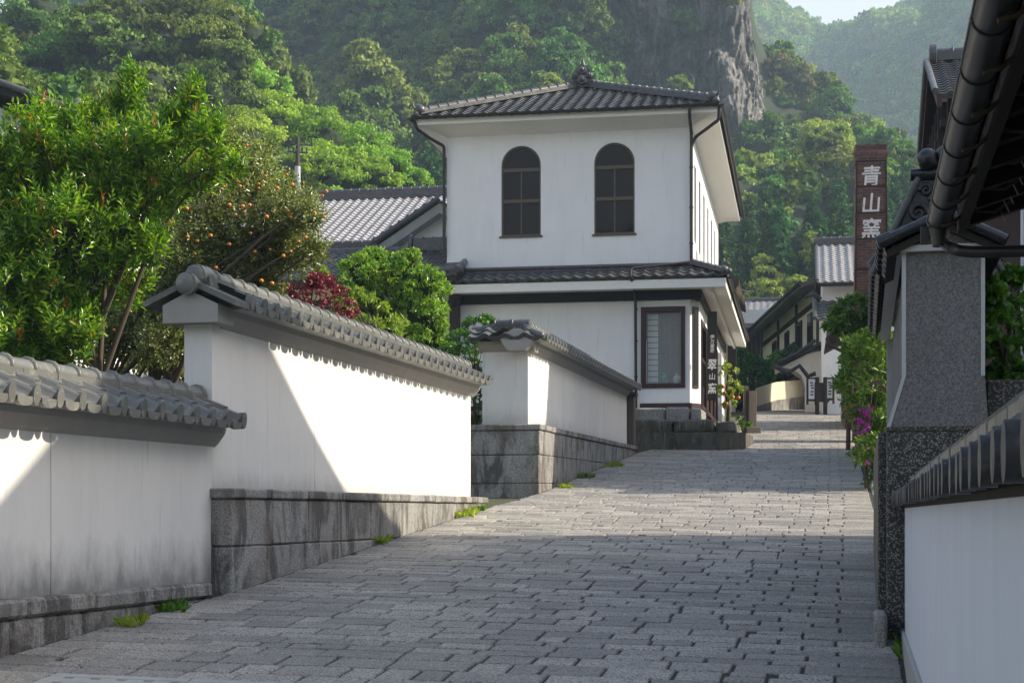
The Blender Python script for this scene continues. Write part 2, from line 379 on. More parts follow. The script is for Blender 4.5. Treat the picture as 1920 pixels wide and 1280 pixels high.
def clump_points(lobes, nsub, per, subr=.34, squash=.75, upper=-.35):
    """two-level foliage: small leaf clumps sitting on the surface of big lobes; returns positions and outward normals"""
    C=np.array([l[:3] for l in lobes],float); R=np.array([l[3] for l in lobes],float); PS=[];NS=[]
    for i in range(len(lobes)):
        d=rdir(nsub*3); d=d[d[:,2]>upper][:nsub]
        cc=C[i]+d*R[i]*np.array([1,1,squash])*rg.uniform(.82,1.02,(len(d),1))
        D=np.linalg.norm((cc[:,None]-C[None])/np.array([1,1,squash]),axis=2)/R[None]; D[:,i]=9
        ok=D.min(1)>.86; cc=cc[ok]
        for c in cc:
            r=R[i]*subr*rg.uniform(.6,1.25); q=rdir(per); q[:,2]=np.abs(q[:,2])*.9-.15*rg.random(per)
            PS.append(c+q*r*np.array([1,1,.7])*rg.uniform(.6,1.06,(per,1))); NS.append(q)
    return np.concatenate(PS),np.concatenate(NS)
def foliage_quads(pos,out,size,aspect=.6,rand=.7,droop=0):
    n=len(pos); no=nrm(out+rg.normal(size=(n,3))*rand); ax=nrm(np.cross(no,rdir(n))); ax[:,2]-=droop; ax=nrm(ax)
    s=size*rg.uniform(.65,1.35,n)
    return leaf_arrays(pos,ax,no,s,s*aspect,.12,.5)

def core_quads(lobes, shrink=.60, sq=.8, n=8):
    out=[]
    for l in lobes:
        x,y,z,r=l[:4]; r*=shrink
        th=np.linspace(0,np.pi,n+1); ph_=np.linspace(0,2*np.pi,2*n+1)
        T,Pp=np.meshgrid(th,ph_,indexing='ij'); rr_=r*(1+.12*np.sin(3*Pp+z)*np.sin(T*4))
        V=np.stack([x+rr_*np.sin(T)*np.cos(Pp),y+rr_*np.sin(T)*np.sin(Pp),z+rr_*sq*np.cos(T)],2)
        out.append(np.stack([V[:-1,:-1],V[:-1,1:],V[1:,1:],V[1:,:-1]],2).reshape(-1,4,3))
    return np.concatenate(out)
def branches(mb, base, tips, r0, mi=0, n=6, sag=.15, trunk_top=None, seed=0):
    rr=random.Random(seed); base=Vector(base); tt=Vector(trunk_top) if trunk_top is not None else base+Vector((0,0,1))
    pts=[base.lerp(tt,k/5)+Vector((rr.uniform(-1,1),rr.uniform(-1,1),0))*r0*.5*(0<k<5) for k in range(6)]
    mb.tube(pts,[r0*(1-.13*k) for k in range(6)],n+2,mi)
    for tp in tips:
        tp=Vector(tp); s0=pts[rr.choice([2,3,4,5])]; mid=s0.lerp(tp,.5)+Vector((0,0,sag*(tp-s0).length))+Vector((rr.uniform(-1,1),rr.uniform(-1,1),0))*.06*(tp-s0).length
        mb.tube([s0,s0.lerp(mid,.5),mid,mid.lerp(tp,.5)+Vector((0,0,.03)),tp],[r0*.5,r0*.42,r0*.32,r0*.2,r0*.08],n,mi)

def copy_thing(root, loc, rz=0, sc=1.0, label=None, group=None):
    c=root.copy(); COL.objects.link(c); c.location=loc; c.rotation_euler=(0,0,rz); c.scale=(sc,sc,sc) if not hasattr(sc,'__len__') else sc
    if label: c['label']=label
    if group: c['group']=group
    for ch in root.children:
        d=ch.copy(); COL.objects.link(d); d.parent=c
        for g in ch.children:
            e=g.copy(); COL.objects.link(e); e.parent=d
    return c

# ------------------------------------------------------------------ roof tiles
def tile_field(O,U,V,wd,ln,pitch=.27,course=.23,amp=.035,lip=.028,ns=8,clips=(),phase=0,skirt=.05,flat=False):
    """pantiles: S-shaped wave across, one step per course; returned as (verts, faces)"""
    U=Vector(U).normalized(); V=Vector(V).normalized(); Nn=U.cross(V).normalized()
    if Nn.z<0: Nn=-Nn
    nu=max(2,int(round(wd/pitch))*ns)+1; xs=np.linspace(0,wd,nu); ph=(xs/pitch+phase)%1
    h=amp*((np.cos(2*np.pi*ph)*.5+.5)**1.7)-amp*.35*np.sin(np.pi*ph)**2
    if flat:
        dd=np.minimum(ph,1-ph); h=amp*np.clip((.20-dd)/.05,0,1)+amp*.22*np.clip((dd-.38)/.12,0,1)**2*0-amp*.25*np.sin(np.clip((dd-.2)/.3,0,1)*np.pi/2)
    nc=max(1,int(math.ceil(ln/course))); o=np.array(O); u=np.array(U); v=np.array(V); nn=np.array(Nn)
    rows=[]; Fs=[]; jr=random.Random(5)
    for k in range(nc):
        v0=k*course; v1=min(ln,(k+1)*course+.0); jit=jr.uniform(-.002,.002)
        for (vv,extra) in ((v0,lip+jit),(v1,0)):
            rows.append(o+np.outer(xs,u)+v*vv+np.outer(h+extra,nn))
    Vt=list(np.concatenate(rows)); m=nu; smooth=[]
    for k in range(nc):
        a=2*k*m; b=(2*k+1)*m
        for i in range(nu-1): Fs.append((a+i,a+i+1,b+i+1,b+i)); smooth.append(True)
    # risers (own vertices)
    base=len(Vt)
    for k in range(nc):
        lo = rows[2*k-1] if k>0 else rows[0]-nn*(lip+skirt)+0*rows[0]
        hi = rows[2*k]; n0=len(Vt); Vt+=list(lo)+list(hi)
        for i in range(nu-1): Fs.append((n0+i,n0+i+1,n0+m+i+1,n0+m+i)); smooth.append(False)
    me=bpy.data.meshes.new('tmp'); me.from_pydata([tuple(x) for x in Vt],[],Fs); me.polygons.foreach_set('use_smooth',smooth)
    if clips:
        bm=bmesh.new(); bm.from_mesh(me)
        for (pc,pn) in clips:
            bmesh.ops.bisect_plane(bm,geom=bm.verts[:]+bm.edges[:]+bm.faces[:],plane_co=pc,plane_no=pn,clear_outer=True)
        bm.to_mesh(me); bm.free()
    nv=len(me.vertices); co=np.empty(nv*3,np.float32); me.vertices.foreach_get('co',co)
    out=(co.reshape(-1,3).tolist(),[tuple(p.vertices) for p in me.polygons],[p.use_smooth for p in me.polygons])
    bpy.data.meshes.remove(me); return out
def add_field(mb,fld,mi=0):
    V,Fs,S=fld; n=len(mb.v); mb.v+= [tuple(p) for p in V]
    for f,s in zip(Fs,S): mb.f.append(tuple(i+n for i in f)); mb.m.append(mi); mb.sm.append(s)
def ridge(mb,P0,P1,w=.26,layers=2,lh=.05,r=.09,band=.3,mi=0,bandr=1.22,gap=.004,cap0=True,cap1=True,brick=.45):
    """flat tiles laid in courses under a round ridge tile with raised bands"""
    P0=Vector(P0);P1=Vector(P1);t=(P1-P0);L=t.length;t.normalize();side=t.cross(Vector((0,0,1))).normalized();up=side.cross(t).normalized()
    for k in range(layers):
        ww=w/2-.012*k; z0=k*lh; off=(brick*.5 if k%2 else 0); x=-off
        while x<L:
            a=max(0,x); b_=min(L,x+brick)-gap
            if b_>a+.02:
                j=rnd.uniform(-.003,.003)
                mb.hexa([P0+t*xx+side*(yy+j)+up*zz for zz in (z0,z0+lh-gap) for yy in (-ww,ww) for xx in (a,b_)],mi)
            x+=brick
    zc=layers*lh; n=max(1,int(round(L/band))); seg=L/n
    for i in range(n):
        a=i*seg; c=up*(zc)
        mb.tube([P0+t*a+c,P0+t*(a+seg*.999)+c],[r*rnd.uniform(.98,1.02),r*.94],12,mi,up=up)
        mb.tube([P0+t*(a+seg*.90)+c,P0+t*(a+seg*.92)+c,P0+t*(a+seg*1.0)+c,P0+t*(a+seg*1.03)+c],[r*.93,r*bandr,r*bandr,r*.93],12,mi,up=up)
def disc_end(mb,c,fw,up,rx,rz,th=.03,mi=0,n=12):
    fw=Vector(fw).normalized();up=Vector(up).normalized();x=fw.cross(up).normalized(); c=Vector(c)
    mb.prism([c+x*math.cos(2*math.pi*k/n)*rx+up*math.sin(2*math.pi*k/n)*rz for k in range(n)],fw*th,mi,True)

# ------------------------------------------------------------------ wall with openings
def wall_open(mb,F,a0,a1,z0,z1,ops,depth=.14,mi=0,mr=0,b=0):
    """front skin at b of a wall with rectangular / arched openings (a0,a1,z0,z1,arched); reveals go in to b+depth"""
    ops=sorted(ops); x=a0
    def q(aa,ab,za,zb):
        if ab>aa and zb>za: mb.poly([F(aa,b,za),F(ab,b,za),F(ab,b,zb),F(aa,b,zb)],mi)
    for (o0,o1,p0,p1,arch) in ops:
        q(x,o0,z0,z1); q(o0,o1,z0,p0)
        if not arch:
            q(o0,o1,p1,z1); loop=[(o0,p0),(o1,p0),(o1,p1),(o0,p1)]
        else:
            r=(o1-o0)/2; zc=p1-r; n=20
            arc=[((o0+o1)/2+r*math.cos(math.pi*k/n),zc+r*math.sin(math.pi*k/n)) for k in range(n+1)]
            for k in range(n):
                (xa,za),(xb,zb)=arc[k],arc[k+1]; mb.poly([F(xb,b,zb),F(xa,b,za),F(xa,b,z1),F(xb,b,z1)],mi)
            loop=[(o0,p0),(o1,p0)]+arc
        for k in range(len(loop)):
            (xa,za),(xb,zb)=loop[k],loop[(k+1)%len(loop)]
            if abs(xa-xb)+abs(za-zb)<1e-6: continue
            mb.poly([F(xa,b,za),F(xb,b,zb),F(xb,b+depth,zb),F(xa,b+depth,za)],mr)
        x=o1
    q(x,a1,z0,z1)

# ================================================================== GROUND AND ROAD
Fr_old=Fr
class Fr(Fr_old):
    def __init__(s,O,A,B=None,slope=0): super().__init__(O,A,B); s.sl=slope
    def __call__(s,a,b,z): return s.O+s.A*a+s.B*b+Vector((0,0,z+s.sl*a))
def left_x(y):
    return float(np.interp(y,[0,14.2,14.4,23.3,26,38.3,40,43.2,48,65,90],[-6.65,-2.56,-2.47,-.33,.50,3.0,3.6,5.75,6.9,9.6,12.5]))
def right_x(y):
    return float(np.interp(y,[0,10.4,22.4,32,57,90],[.35,2.56,5.10,7.02,12.0,18.6]))

def gheight(x,y):
    return gz(y)-.10
mb=MB(); ys=[-30]+list(np.arange(0,90,1.5))+[100,120,150,200,300,500,900]; xs=[-900,-300,-120,-60,-30,-15,-8,-4,0,4,8,15,30,60,120,300,900]
for j in range(len(ys)-1):
    for i in range(len(xs)-1):
        mb.poly([(xs[i],ys[j],gheight(0,ys[j])),(xs[i+1],ys[j],gheight(0,ys[j])),(xs[i+1],ys[j+1],gheight(0,ys[j+1])),(xs[i],ys[j+1],gheight(0,ys[j+1]))])
tag(mb.build('ground',MT['grassy']),kind='structure')

TH=math.atan(.21)
class RoadF:
    s=Vector((math.sin(TH),math.cos(TH),0)); r=Vector((math.cos(TH),-math.sin(TH),0))
    def __call__(q,a,b,z):
        p=q.r*a+q.s*b; return Vector((p.x,p.y,gz(p.y)+z))
RF=RoadF(); mb=MB(); rr=random.Random(3)
def a_at(xf,b):
    a=0
    for _ in range(6):
        p=RF.r*a+RF.s*b; a+= (xf(p.y)-p.x)/RF.r.x
    return a
b=5.0; row=0
DR0,DR1=9.05,9.50
cols=[-.47*k for k in range(1,7)]
while b<78:
    if b>40: h=rr.choice([.34,.36,.40])
    else: h=rr.choice([.20,.26,.30,.33,.36,.24])
    if b<DR0 and b+h>DR0-.1:
        h0=DR0-b
        if h0>.06:
            x=a_at(left_x,b)+.02
            while x<a_at(right_x,b)-.05: mb.fbox(RF,x,min(x+.45,a_at(right_x,b)-.02)-.01,b+.004,DR0-.006,-.1,0,0,.007,.003); x+=.46
        sa=a_at(left_x,DR0)+.75; mb.fbox(RF,a_at(left_x,DR0)+.02,sa-.008,DR0,DR1-.01,-.1,.001,0,.008,.004); sb=sa+6*.94
        if sb<a_at(right_x,DR0)-.05: mb.fbox(RF,sb+.008,a_at(right_x,DR0)-.02,DR0,DR1-.01,-.1,.001,0,.008,.004)
        b=DR1
    al,ar=a_at(left_x,b+h/2)+.02,a_at(right_x,b+h/2)-.02
    # right-hand stones keep to columns, the others are laid freely
    edges=[ar]; 
    k=0
    while True:
        x=edges[-1]
        if x-.12<al: break
        if k<5: wd_=.43+(.215 if (k==0 and row%2) else 0)+rr.uniform(-.03,.03)+(rr.choice([0,0,.2,-.14]) if k>1 else 0)
        else: wd_=rr.choice([.24,.34,.40,.46,.54])+rr.uniform(-.03,.03)
        nx=x-wd_
        if nx<al+.22: nx=al
        edges.append(nx); k+=1
        if nx<=al: break
    for i in range(len(edges)-1):
        x1,x0=edges[i],edges[i+1]
        g=rr.uniform(.006,.015); gb=rr.uniform(.007,.012)
        dz=rr.uniform(-.0035,.0035); 
        hh=h
        c0=RF
        # slight tilt of each stone
        ta,tb=rr.uniform(-.006,.006),rr.uniform(-.006,.006); ca,cb=(x0+x1)/2,b+h/2
        class T:
            def __call__(q,a,bb,z,ta=ta,tb=tb,ca=ca,cb=cb,dz=dz): return RF(a,bb,z+dz+(a-ca)*ta+(bb-cb)*tb)
        if rr.random()<.10 and h>.32:       # a stone split in two along the row
            mb.fbox(T(),x0+g,x1-g,b+gb,b+h*.5-gb,-.10,0,0,.007,.002); mb.fbox(T(),x0+g+rr.uniform(0,.08),x1-g,b+h*.5+gb,b+h-gb,-.10,.002,0,.007,.002)
        else: mb.fbox(T(),x0+g,x1-g,b+gb,b+h-gb,-.10,0,0,.008,.003)
    b+=h; row+=1
# joint bed under the stones
bb=5.0
while bb<78:
    mb.poly([RF(a_at(left_x,bb)-.02,bb,-.014),RF(a_at(right_x,bb)+.02,bb,-.014),RF(a_at(right_x,bb+1)+.02,bb+1,-.014),RF(a_at(left_x,bb+1)-.02,bb+1,-.014)],1); bb+=1
tag(mb.build('road',[MT['paver'],MT['joint']]),kind='structure')
# kerb gutter strip along the right edge
mb=MB(); bb=5.0
while bb<60:
    a=a_at(right_x,bb)+.03; a2=a_at(right_x,bb+.99)+.03
    class T2:
        def __call__(q,x,y,z,a=a,a2=a2,bb=bb): return RF(a+(a2-a)*(y-bb)/.99+x,y,z)
    mb.fbox(T2(),0,.28,bb,bb+.98,-.12,-.015,0,.008,.002); bb+=1.0
tag(mb.build('gutter_strip',MT['greyc']),kind='structure')

# slotted drain slabs across the street
a=a_at(left_x,DR0)+.75; k=0
where=['leftmost of the drain slabs, beside the granite wall base','second drain slab from the granite wall base','middle drain slab across the street','fourth drain slab from the granite wall base','drain slab nearest the centre of the right half','drain slab beside the right-hand gutter']
while k<6:
    o=MB(); a0,a1=a+.008,a+.93
    for (p,q) in ((DR0,DR0+.10),(DR0+.16,DR0+.27),(DR0+.33,DR1-.02)): o.fbox(RF,a0,a1,p,q,-.08,.004,0,.006)
    x=a0; 
    while x<a1-.02:
        e=min(a1,x+.11)
        for (p,q) in ((DR0+.098,DR0+.162),(DR0+.268,DR0+.332)): o.fbox(RF,x,e,p,q,-.08,.001,0,.004)
        x+=.18
    tag(o.build('drain_slab',MT['greyc']),'pale concrete slotted slab, '+where[k],'drain cover','slotted drain slabs across the street')
    a+=.94; k+=1

# ================================================================== TILED WALLS ON THE LEFT
def coping(F,a0,a1,zc,th,par,clipA=None,caps=True,pitch=.30,ov=.28,near=True,ridge_a=None,mat=None,back=True):
    mat=mat or MT['tile']; mid=th/2
    mb=MB()
    sec=[(0,zc-.03),(-.035,zc),(-.10,zc+.085),(-.115,zc+.135),(th+.115,zc+.135),(th+.10,zc+.085),(th+.035,zc),(th,zc-.03)]
    mb.prism([F(a0,bb,z) for bb,z in sec],F(a1,0,0)-F(a0,0,0))
    mb.build('cornice',MT['cornice'],par)
    mb=MB(); L0=math.hypot(mid+ov-.07,.17)
    V=F(0,mid-.07,zc+.35)-F(0,-ov,zc+.18)
    add_field(mb,tile_field(F(a0,-ov,zc+.18),F.A+Vector((0,0,F.sl)),V,a1-a0,V.length,pitch,V.length/2+.001,.055,.016,20 if near else 12,clips=clipA or (),skirt=.006,flat=True))
    if back:
        V2=F(0,mid+.07,zc+.35)-F(0,th+ov,zc+.18)
        add_field(mb,tile_field(F(a0,th+ov,zc+.18),F.A+Vector((0,0,F.sl)),V2,a1-a0,V2.length,pitch,V2.length/2+.001,.036,.02,8))
    # end pieces under the eave: oval discs on the rolls, hanging crescents on the pans
    fw=-F.B; n=int((a1-a0)/pitch+.01); up=Vector((0,0,1))
    for i in range(n+1):
        x=a0+i*pitch
        if caps:
            if not (clipA and i==0): disc_end(mb,F(min(x,a1-.02),-ov+.02,zc+.198),fw,up+fw*.10,.046,.074,.062,0,16)
            if i<n and not (clipA and i==0):
                pts=[F(x+pitch*(.20+.62*k/6),-ov-.004,zc+.182) for k in range(7)]+[F(x+pitch*(.82-.62*k/10),-ov-.004,zc+.150-.036*math.sin(math.pi*k/10)**.45) for k in range(11)]
                mb.prism(pts,fw*.038,0,False)
    mb.build('roof_tiles',mat,par)
    mb=MB()                                   # dark boarding that carries the tiles
    o2=ov-.03
    sec=[(-o2,zc+.150),(-.09,zc+.136),(th+.09,zc+.136),(th+o2,zc+.150),(mid+.05,zc+.325),(mid-.05,zc+.325)]
    mb.prism([F(a0+.02,bb,z) for bb,z in sec],F(a1-.04,0,0)-F(a0,0,0)); mb.build('tile_bed',MT['greyc'],par)
    ra0,ra1=ridge_a or (a0,a1)
    mb=MB(); ridge(mb,F(ra0,mid,zc+.325),F(ra1,mid,zc+.325),.24,2,.052,.085,.30); mb.build('ridge',mat,par)

def base_courses(F,a0,a1,bf,bb_,levels,par,mat,zend=True,name='stone_base',lens=(.75,1.25),bev=.014,ends=()):
    mb=MB(); rr=random.Random(int(abs(a1)*100))
    for li,(z0,z1,pr) in enumerate(levels):
        x=a0-(pr if zend else 0)
        end=a1+pr
        while x<end-.01:
            L=rr.uniform(*lens); L=L if end-x-L>.35 else end-x
            p=rr.uniform(-.006,.006)
            mb.fbox(F,x+.003,x+L-.003,bf-pr+p,bb_+pr,z0+.003,z1-.003,0,bev,.004); x+=L
    return mb.build(name,mat,par)

def body(F,a0,a1,th,z0,z1,par,mat,joints=(),name='plaster_wall'):
    mb=MB(); xs=[a0]+list(joints)+[a1]
    for i in range(len(xs)-1): mb.fbox(F,xs[i]+(.006 if i else 0),xs[i+1]-(.006 if i<len(xs)-2 else 0),0,th,z0,z1)
    mb.fbox(F,a0+.01,a1-.01,.012,th-.012,z0+.01,z1-.01)
    return mb.build(name,mat,par)

W=(-2.70,14.4)
F1=Fr(W,(.288,1)); F2=Fr(W,(.24,1)); F3=Fr((.26,26),(.204,1),slope=.012)
t1=thing('tiled_wall',F1(-4,0,-1.4),'white plaster garden wall with grey tile coping, lowest of the stepped walls','garden wall','stepped white garden walls')
body(F1,-9,0-.002,.27,-.64,.66,t1,MT['wall1'],[-7.6,-5.2,-2.62])
base_courses(F1,-9.2,-.32,-.13,.35,[(-2.2,-.745,0),(-.745,-.61,.035)],t1,MT['granite'],False,bev=.022)
coping(F1,-9.0,.06,.62,.27,t1,ridge_a=(-9.0,-.03))

t2=thing('tiled_wall',F2(4,0,-.7),'white plaster garden wall with round ball at its gabled end, beside the citrus tree','garden wall','stepped white garden walls')
body(F2,0,9.0,.27,.20,1.74,t2,MT['wall2'],[2.62,5.6])
base_courses(F2,-.02,9.15,-.20,.40,[(-2.0,-.31,0),(-.31,.125,.004),(.125,.222,.03)],t2,MT['granite'])
coping(F2,.18,9.15,1.70,.27,t2,ridge_a=(.0,9.2))
mb=MB()
mb.prism([F2(-.17,bb,z) for bb,z in [(-.13,1.69),(.40,1.69),(.40,1.85),(.135,1.975),(-.13,1.85)]],F2(.36,0,0)-F2(0,0,0)); mb.build('gable_end',MT['cornice'],t2)
mb=MB()
for sgn in (-1,1):
    e=.135+sgn*.44
    pa,pb=F2(-.2,e,1.83),F2(-.2,.135,2.03)
    mb.prism([pa,pb,pb+Vector((0,0,.055)),pa+Vector((0,0,.055))],F2(.42,0,0)-F2(0,0,0))
mb.build('verge_slab',MT['tile'],t2)
mb=MB()
mb.tube([F2(-.22,.135,2.035),F2(.15,.135,2.06)],.065,14); disc_end(mb,F2(-.20,.135,2.03),-F2.A,(0,0,1),.10,.10,.06,0,20)
mb.ball(F2(-.255,.135,2.03),.095,8,0,(1,.35,1)); mb.tube([F2(-.06,.135,2.13),F2(.16,.135,2.15)],[.098,.09],14); mb.ball(F2(-.06,.135,2.13),.096,8,0,(1,.5,1))
mb.build('ridge_end_ball',MT['tile'],t2)

t3=thing('tiled_wall',F3(4,0,.6),'white plaster garden wall with hipped tile corner on a high granite base','garden wall','stepped white garden walls')
body(F3,0,12.4,.27,1.40,2.67,t3,MT['wall3'],[3.4,7.6])
FR=Fr(F3(0,0,0)[:2],F3.B,F3.A)             # return wing: a' to the left, b' away
mb=MB(); mb.fbox(FR,.27,.76,0,.27,1.40,2.67); mb.build('return_wall',MT['wall3'],t3)
base_courses(F3,-.08,12.6,-.20,.98,[(-1.2,.47,0),(.47,.93,.004),(.93,1.33,.004),(1.33,1.43,.03)],t3,MT['granite'])
e=F3(-.28,-.28,0); mdd=(F3.A-F3.B*-1)
cl=[(F3(-.28,-.28,0),(F3.B-F3.A))]
coping(F3,-.28,12.7,2.64,.27,t3,clipA=[(F3(-.28,-.28,0),-F3.A+F3.B)],ridge_a=(.13,12.3),near=False)
coping_r=MB()
zc=2.64; mid=.135
V=FR(0,mid-.07,zc+.35)-FR(0,-.28,zc+.18)
add_field(coping_r,tile_field(FR(-.28,-.28,zc+.18),FR.A,V,1.2,V.length,.33,V.length/2+.001,.05,.025,12,clips=[(F3(-.28,-.28,0),F3.A-F3.B)],phase=.15,skirt=.05))
V=FR(0,mid+.07,zc+.35)-FR(0,.55,zc+.18)
add_field(coping_r,tile_field(FR(.3,.55,zc+.18),FR.A,V,.65,V.length,.33,V.length/2+.001,.05,.025,8))
coping_r.tube([FR(-.27,-.28,zc+.20),FR(-.05,-.05,zc+.29),FR(.12,.12,zc+.42)],[.055,.06,.06],10)
coping_r.ball(FR(-.27,-.28,zc+.20),.058,6)
coping_r.build('corner_tiles',MT['tile_house'],t3)
mb=MB(); ridge(mb,FR(.0,.135,zc+.325),FR(.58,.135,zc+.325),.24,2,.052,.085,.33); mb.tube([FR(.55,.135,zc+.36),FR(.95,.135,zc+.33)],.08,12); mb.build('return_ridge',MT['tile_house'],t3)
mb=MB(); sec=[(0,zc-.03),(-.035,zc),(-.10,zc+.085),(-.115,zc+.135),(.385,zc+.135),(.37,zc+.085),(.27,zc-.03)]
mb.prism([FR(-.115,bb,z) for bb,z in sec],FR(.93,0,0)-FR(0,0,0)); mb.build('return_cornice',MT['cornice'],t3)
# gate post at the end of the wall
mb=MB(); mb.fbox(F3,12.45,12.75,-.17,.2,.9,2.62,0,.02); mb.fbox(F3,12.40,12.80,-.22,.25,2.62,2.72,0,.01)
tag(mb.build('gate_post',MT['greywood']),'grey wooden gate post capped by the wall coping end','gate post')

# ================================================================== MAIN HOUSE
PSI=math.atan(.18); hr=Vector((math.cos(PSI),-math.sin(PSI),0)); hs=Vector((math.sin(PSI),math.cos(PSI),0))
HC=(4.47,40.0); H=Fr(HC,hr,hs)               # a: right of the corner (negative = leftwards), b: away
HS=Fr(HC,hs,-hr)                              # side wall frame: a away from the corner, b inward
def ha(px,b=0):                               # facade coordinate seen at a picture column
    r=(px-CX)/F_PX; X0=HC[0]+hs.x*b; Y0=HC[1]+hs.y*b
    return (r*Y0-X0)/(hr.x-r*hr.y)
def hz(py,a,b=0): p=H(a,b,0); return (HY-py)/F_PX*p.y
AW=ha(838); BL=13.6
hp=thing('white_house',H(-3,6,1.7),'two-storey white plaster house with two arched front windows and hipped tile roof','house')
ops=[]
for (x0,x1,yt,yb) in ((940,1014,275,441),(1114,1190,269,437)):
    a0,a1=ha(x0),ha(x1); ops.append((a0,a1,hz(yb,a1),hz(yt,a0),True))
mb=MB(); wall_open(mb,H,AW,0,5.95,9.9,ops,.13)
sops=[(1.3+k*1.95,2.05+k*1.95,7.0,9.0,False) for k in range(6)]
wall_open(mb,HS,0,BL,5.95,9.9,sops,.13)
mb.poly([H(AW,0,5.95),H(AW,BL,5.95),H(AW,BL,9.9),H(AW,0,9.9)]); mb.poly([H(AW,BL,5.95),H(0,BL,5.95),H(0,BL,9.9),H(AW,BL,9.9)])
mb.build('upper_wall',MT['house'],hp,fix=False)
def window(F,o,par,arch=False,depth=.10,mull=1,rails=(.40,.79),mat='frame',name='window',lab=None):
    a0,a1,z0,z1=o[:4]; fr=MB(); t=.045; b0,b1=depth-.03,depth+.03
    g=MB()
    r=(a1-a0)/2; am=(a0+a1)/2
    zt=z1-r if arch else z1
    fr.fbox(F,a0,a0+t,b0,b1,z0+t,zt); fr.fbox(F,a1-t,a1,b0,b1,z0+t,zt); fr.fbox(F,a0,a1,b0,b1,z0,z0+t)
    if arch:
        n=20
        for k in range(n):
            c=[]
            for bb in (b0,b1):
                for rad in (r-t,r):
                    for kk in (k,k+1): c.append(F(am+rad*math.cos(math.pi*kk/n),bb,zt+rad*math.sin(math.pi*kk/n)))
            fr.hexa(c)
        g.poly([F(a0+.01,depth,z0+.01),F(a1-.01,depth,z0+.01)]+[F(am+(r-.01)*math.cos(math.pi*k/n),depth,zt+(r-.01)*math.sin(math.pi*k/n)) for k in range(n+1)])
    else:
        fr.fbox(F,a0+t,a1-t,b0,b1,z1-t,z1); g.poly([F(a0+.01,depth,z0+.01),F(a1-.01,depth,z0+.01),F(a1-.01,depth,z1-.01),F(a0+.01,depth,z1-.01)])
    zs=[z0+(z1-z0)*q for q in rails]
    for q in zs: fr.fbox(F,a0+t,a1-t,b0-.012,b1-.004,q-.045,q+.045)
    top=zs[-1] if (arch and zs) else z1-t
    for k in range(mull):
        x=a0+(a1-a0)*(k+1)/(mull+1); fr.fbox(F,x-.02,x+.02,b0-.006,b1-.008,z0+t,top)
    f=fr.build(name,MT[mat],par); 
    if lab: f['label']=lab
    g.build('pane',MT['glass'],f)
    return f
for o in ops:
    f=window(H,o,hp,True,rails=(.39,.735)); s=MB(); s.fbox(H,o[0]-.05,o[1]+.05,-.035,.10,o[2]-.05,o[2]-.003); s.build('sill',MT['frame'],f)
for o in sops: window(HS,o,hp,False,rails=(.5,),mull=1,mat='pipe')
# lower storey
zb,zm=2.71,5.31
aw0,aw1=ha(1202),ha(1285); wz0,wz1=hz(728,aw0),hz(576,aw0)
mb=MB(); AL=ha(862)
wall_open(mb,H,AL,-.02,zb,zm,[(aw0,aw1,wz0,wz1,False)],.1,b=-.02)
c0,c1,c2=H(-.02,-.02,zb),H(.20,.36,zb),H(.20,1.0,zb)
up=Vector((0,0,zm-zb))
mb.poly([c0,c1,c1+up,c0+up])
Fc=Fr(H(-.02,-.02,0)[:2],(H(.20,.36,0)-H(-.02,-.02,0))[:2],-hr)
mb.poly([H(.20,9.7,zb),H(.20,BL,zb),H(.20,BL,zm),H(.20,9.7,zm)]); mb.poly([H(.20,.36,4.95),H(.20,9.7,4.95),H(.20,9.7,zm),H(.20,.36,zm)])
mb.poly([H(.20,.36,zb),H(.20,.85,zb),H(.20,.85,4.95),H(.20,.36,4.95)])
mb.poly([H(AL,-.02,zb),H(AL,BL,zb),H(AL,BL,zm),H(AL,-.02,zm)])
mb.fbox(H,.06,.30,9.75,10.0,zb-.5,4.95)
mb.build('lower_wall',MT['house'],hp,fix=False)
mb=MB(); mb.fbox(Fc,.10,.34,-.03,.03,wz0,wz1); f=mb.build('corner_window',MT['redwood'],hp); mb=MB(); mb.fbox(Fc,.13,.31,-.04,-.031,wz0+.08,wz1-.08); mb.build('pane',MT['glass'],f)
mb=MB(); mb.fbox(H,AL-.02,.27,-.075,.05,zm,5.56); mb.fbox(H,.10,.27,.05,BL,zm,5.56); mb.build('beam',MT['beam'],hp)
mb=MB(); mb.fbox(H,ha(1200)-.0,.02,-.07,.0,zb-.10,zb+.02,0,.008); mb.fbox(Fc,0,.45,-.05,.02,zb-.10,zb+.02); mb.fbox(H,.17,.26,.36,BL,zb-.10,zb+.02); mb.build('sill_board',MT['redwood'],hp)
# shop window with paper screen inside
f=MB(); t=.13
for q in ((aw0-.0,aw0+t,wz0,wz1),(aw1-t*.8,aw1,wz0,wz1),(aw0+t,aw1-t*.8,wz1-t,wz1),(aw0+t,aw1-t*.8,wz0,wz0+t*.9)): f.fbox(H,q[0],q[1],-.06,.06,q[2],q[3],0,.006)
f=f.build('shop_window',MT['redwood'],hp)
mb=MB(); sx0,sx1=aw0+.15,aw0+.42; mb.fbox(H,sx0,sx1,.16,.17,wz0+.14,wz1-.14); o=mb.build('paper_screen',plain('screen_paper',(.62,.68,.66),.8,var=.03),f)
mb=MB()
for k in range(13): z=wz0+.16+k*(wz1-wz0-.32)/12; mb.fbox(H,sx0,sx1,.14,.158,z-.008,z+.008)
mb.fbox(H,sx1,sx1+.03,.13,.18,wz0+.1,wz1-.1); mb.fbox(H,sx0-.02,sx0,.13,.18,wz0+.1,wz1-.1); mb.build('lattice',MT['beam'],f)
mb=MB(); mb.fbox(H,aw0+.1,aw1-.05,.9,.95,wz0,wz1); mb.build('room_back',plain('dim_interior_wall',(.10,.105,.095),.9),f)
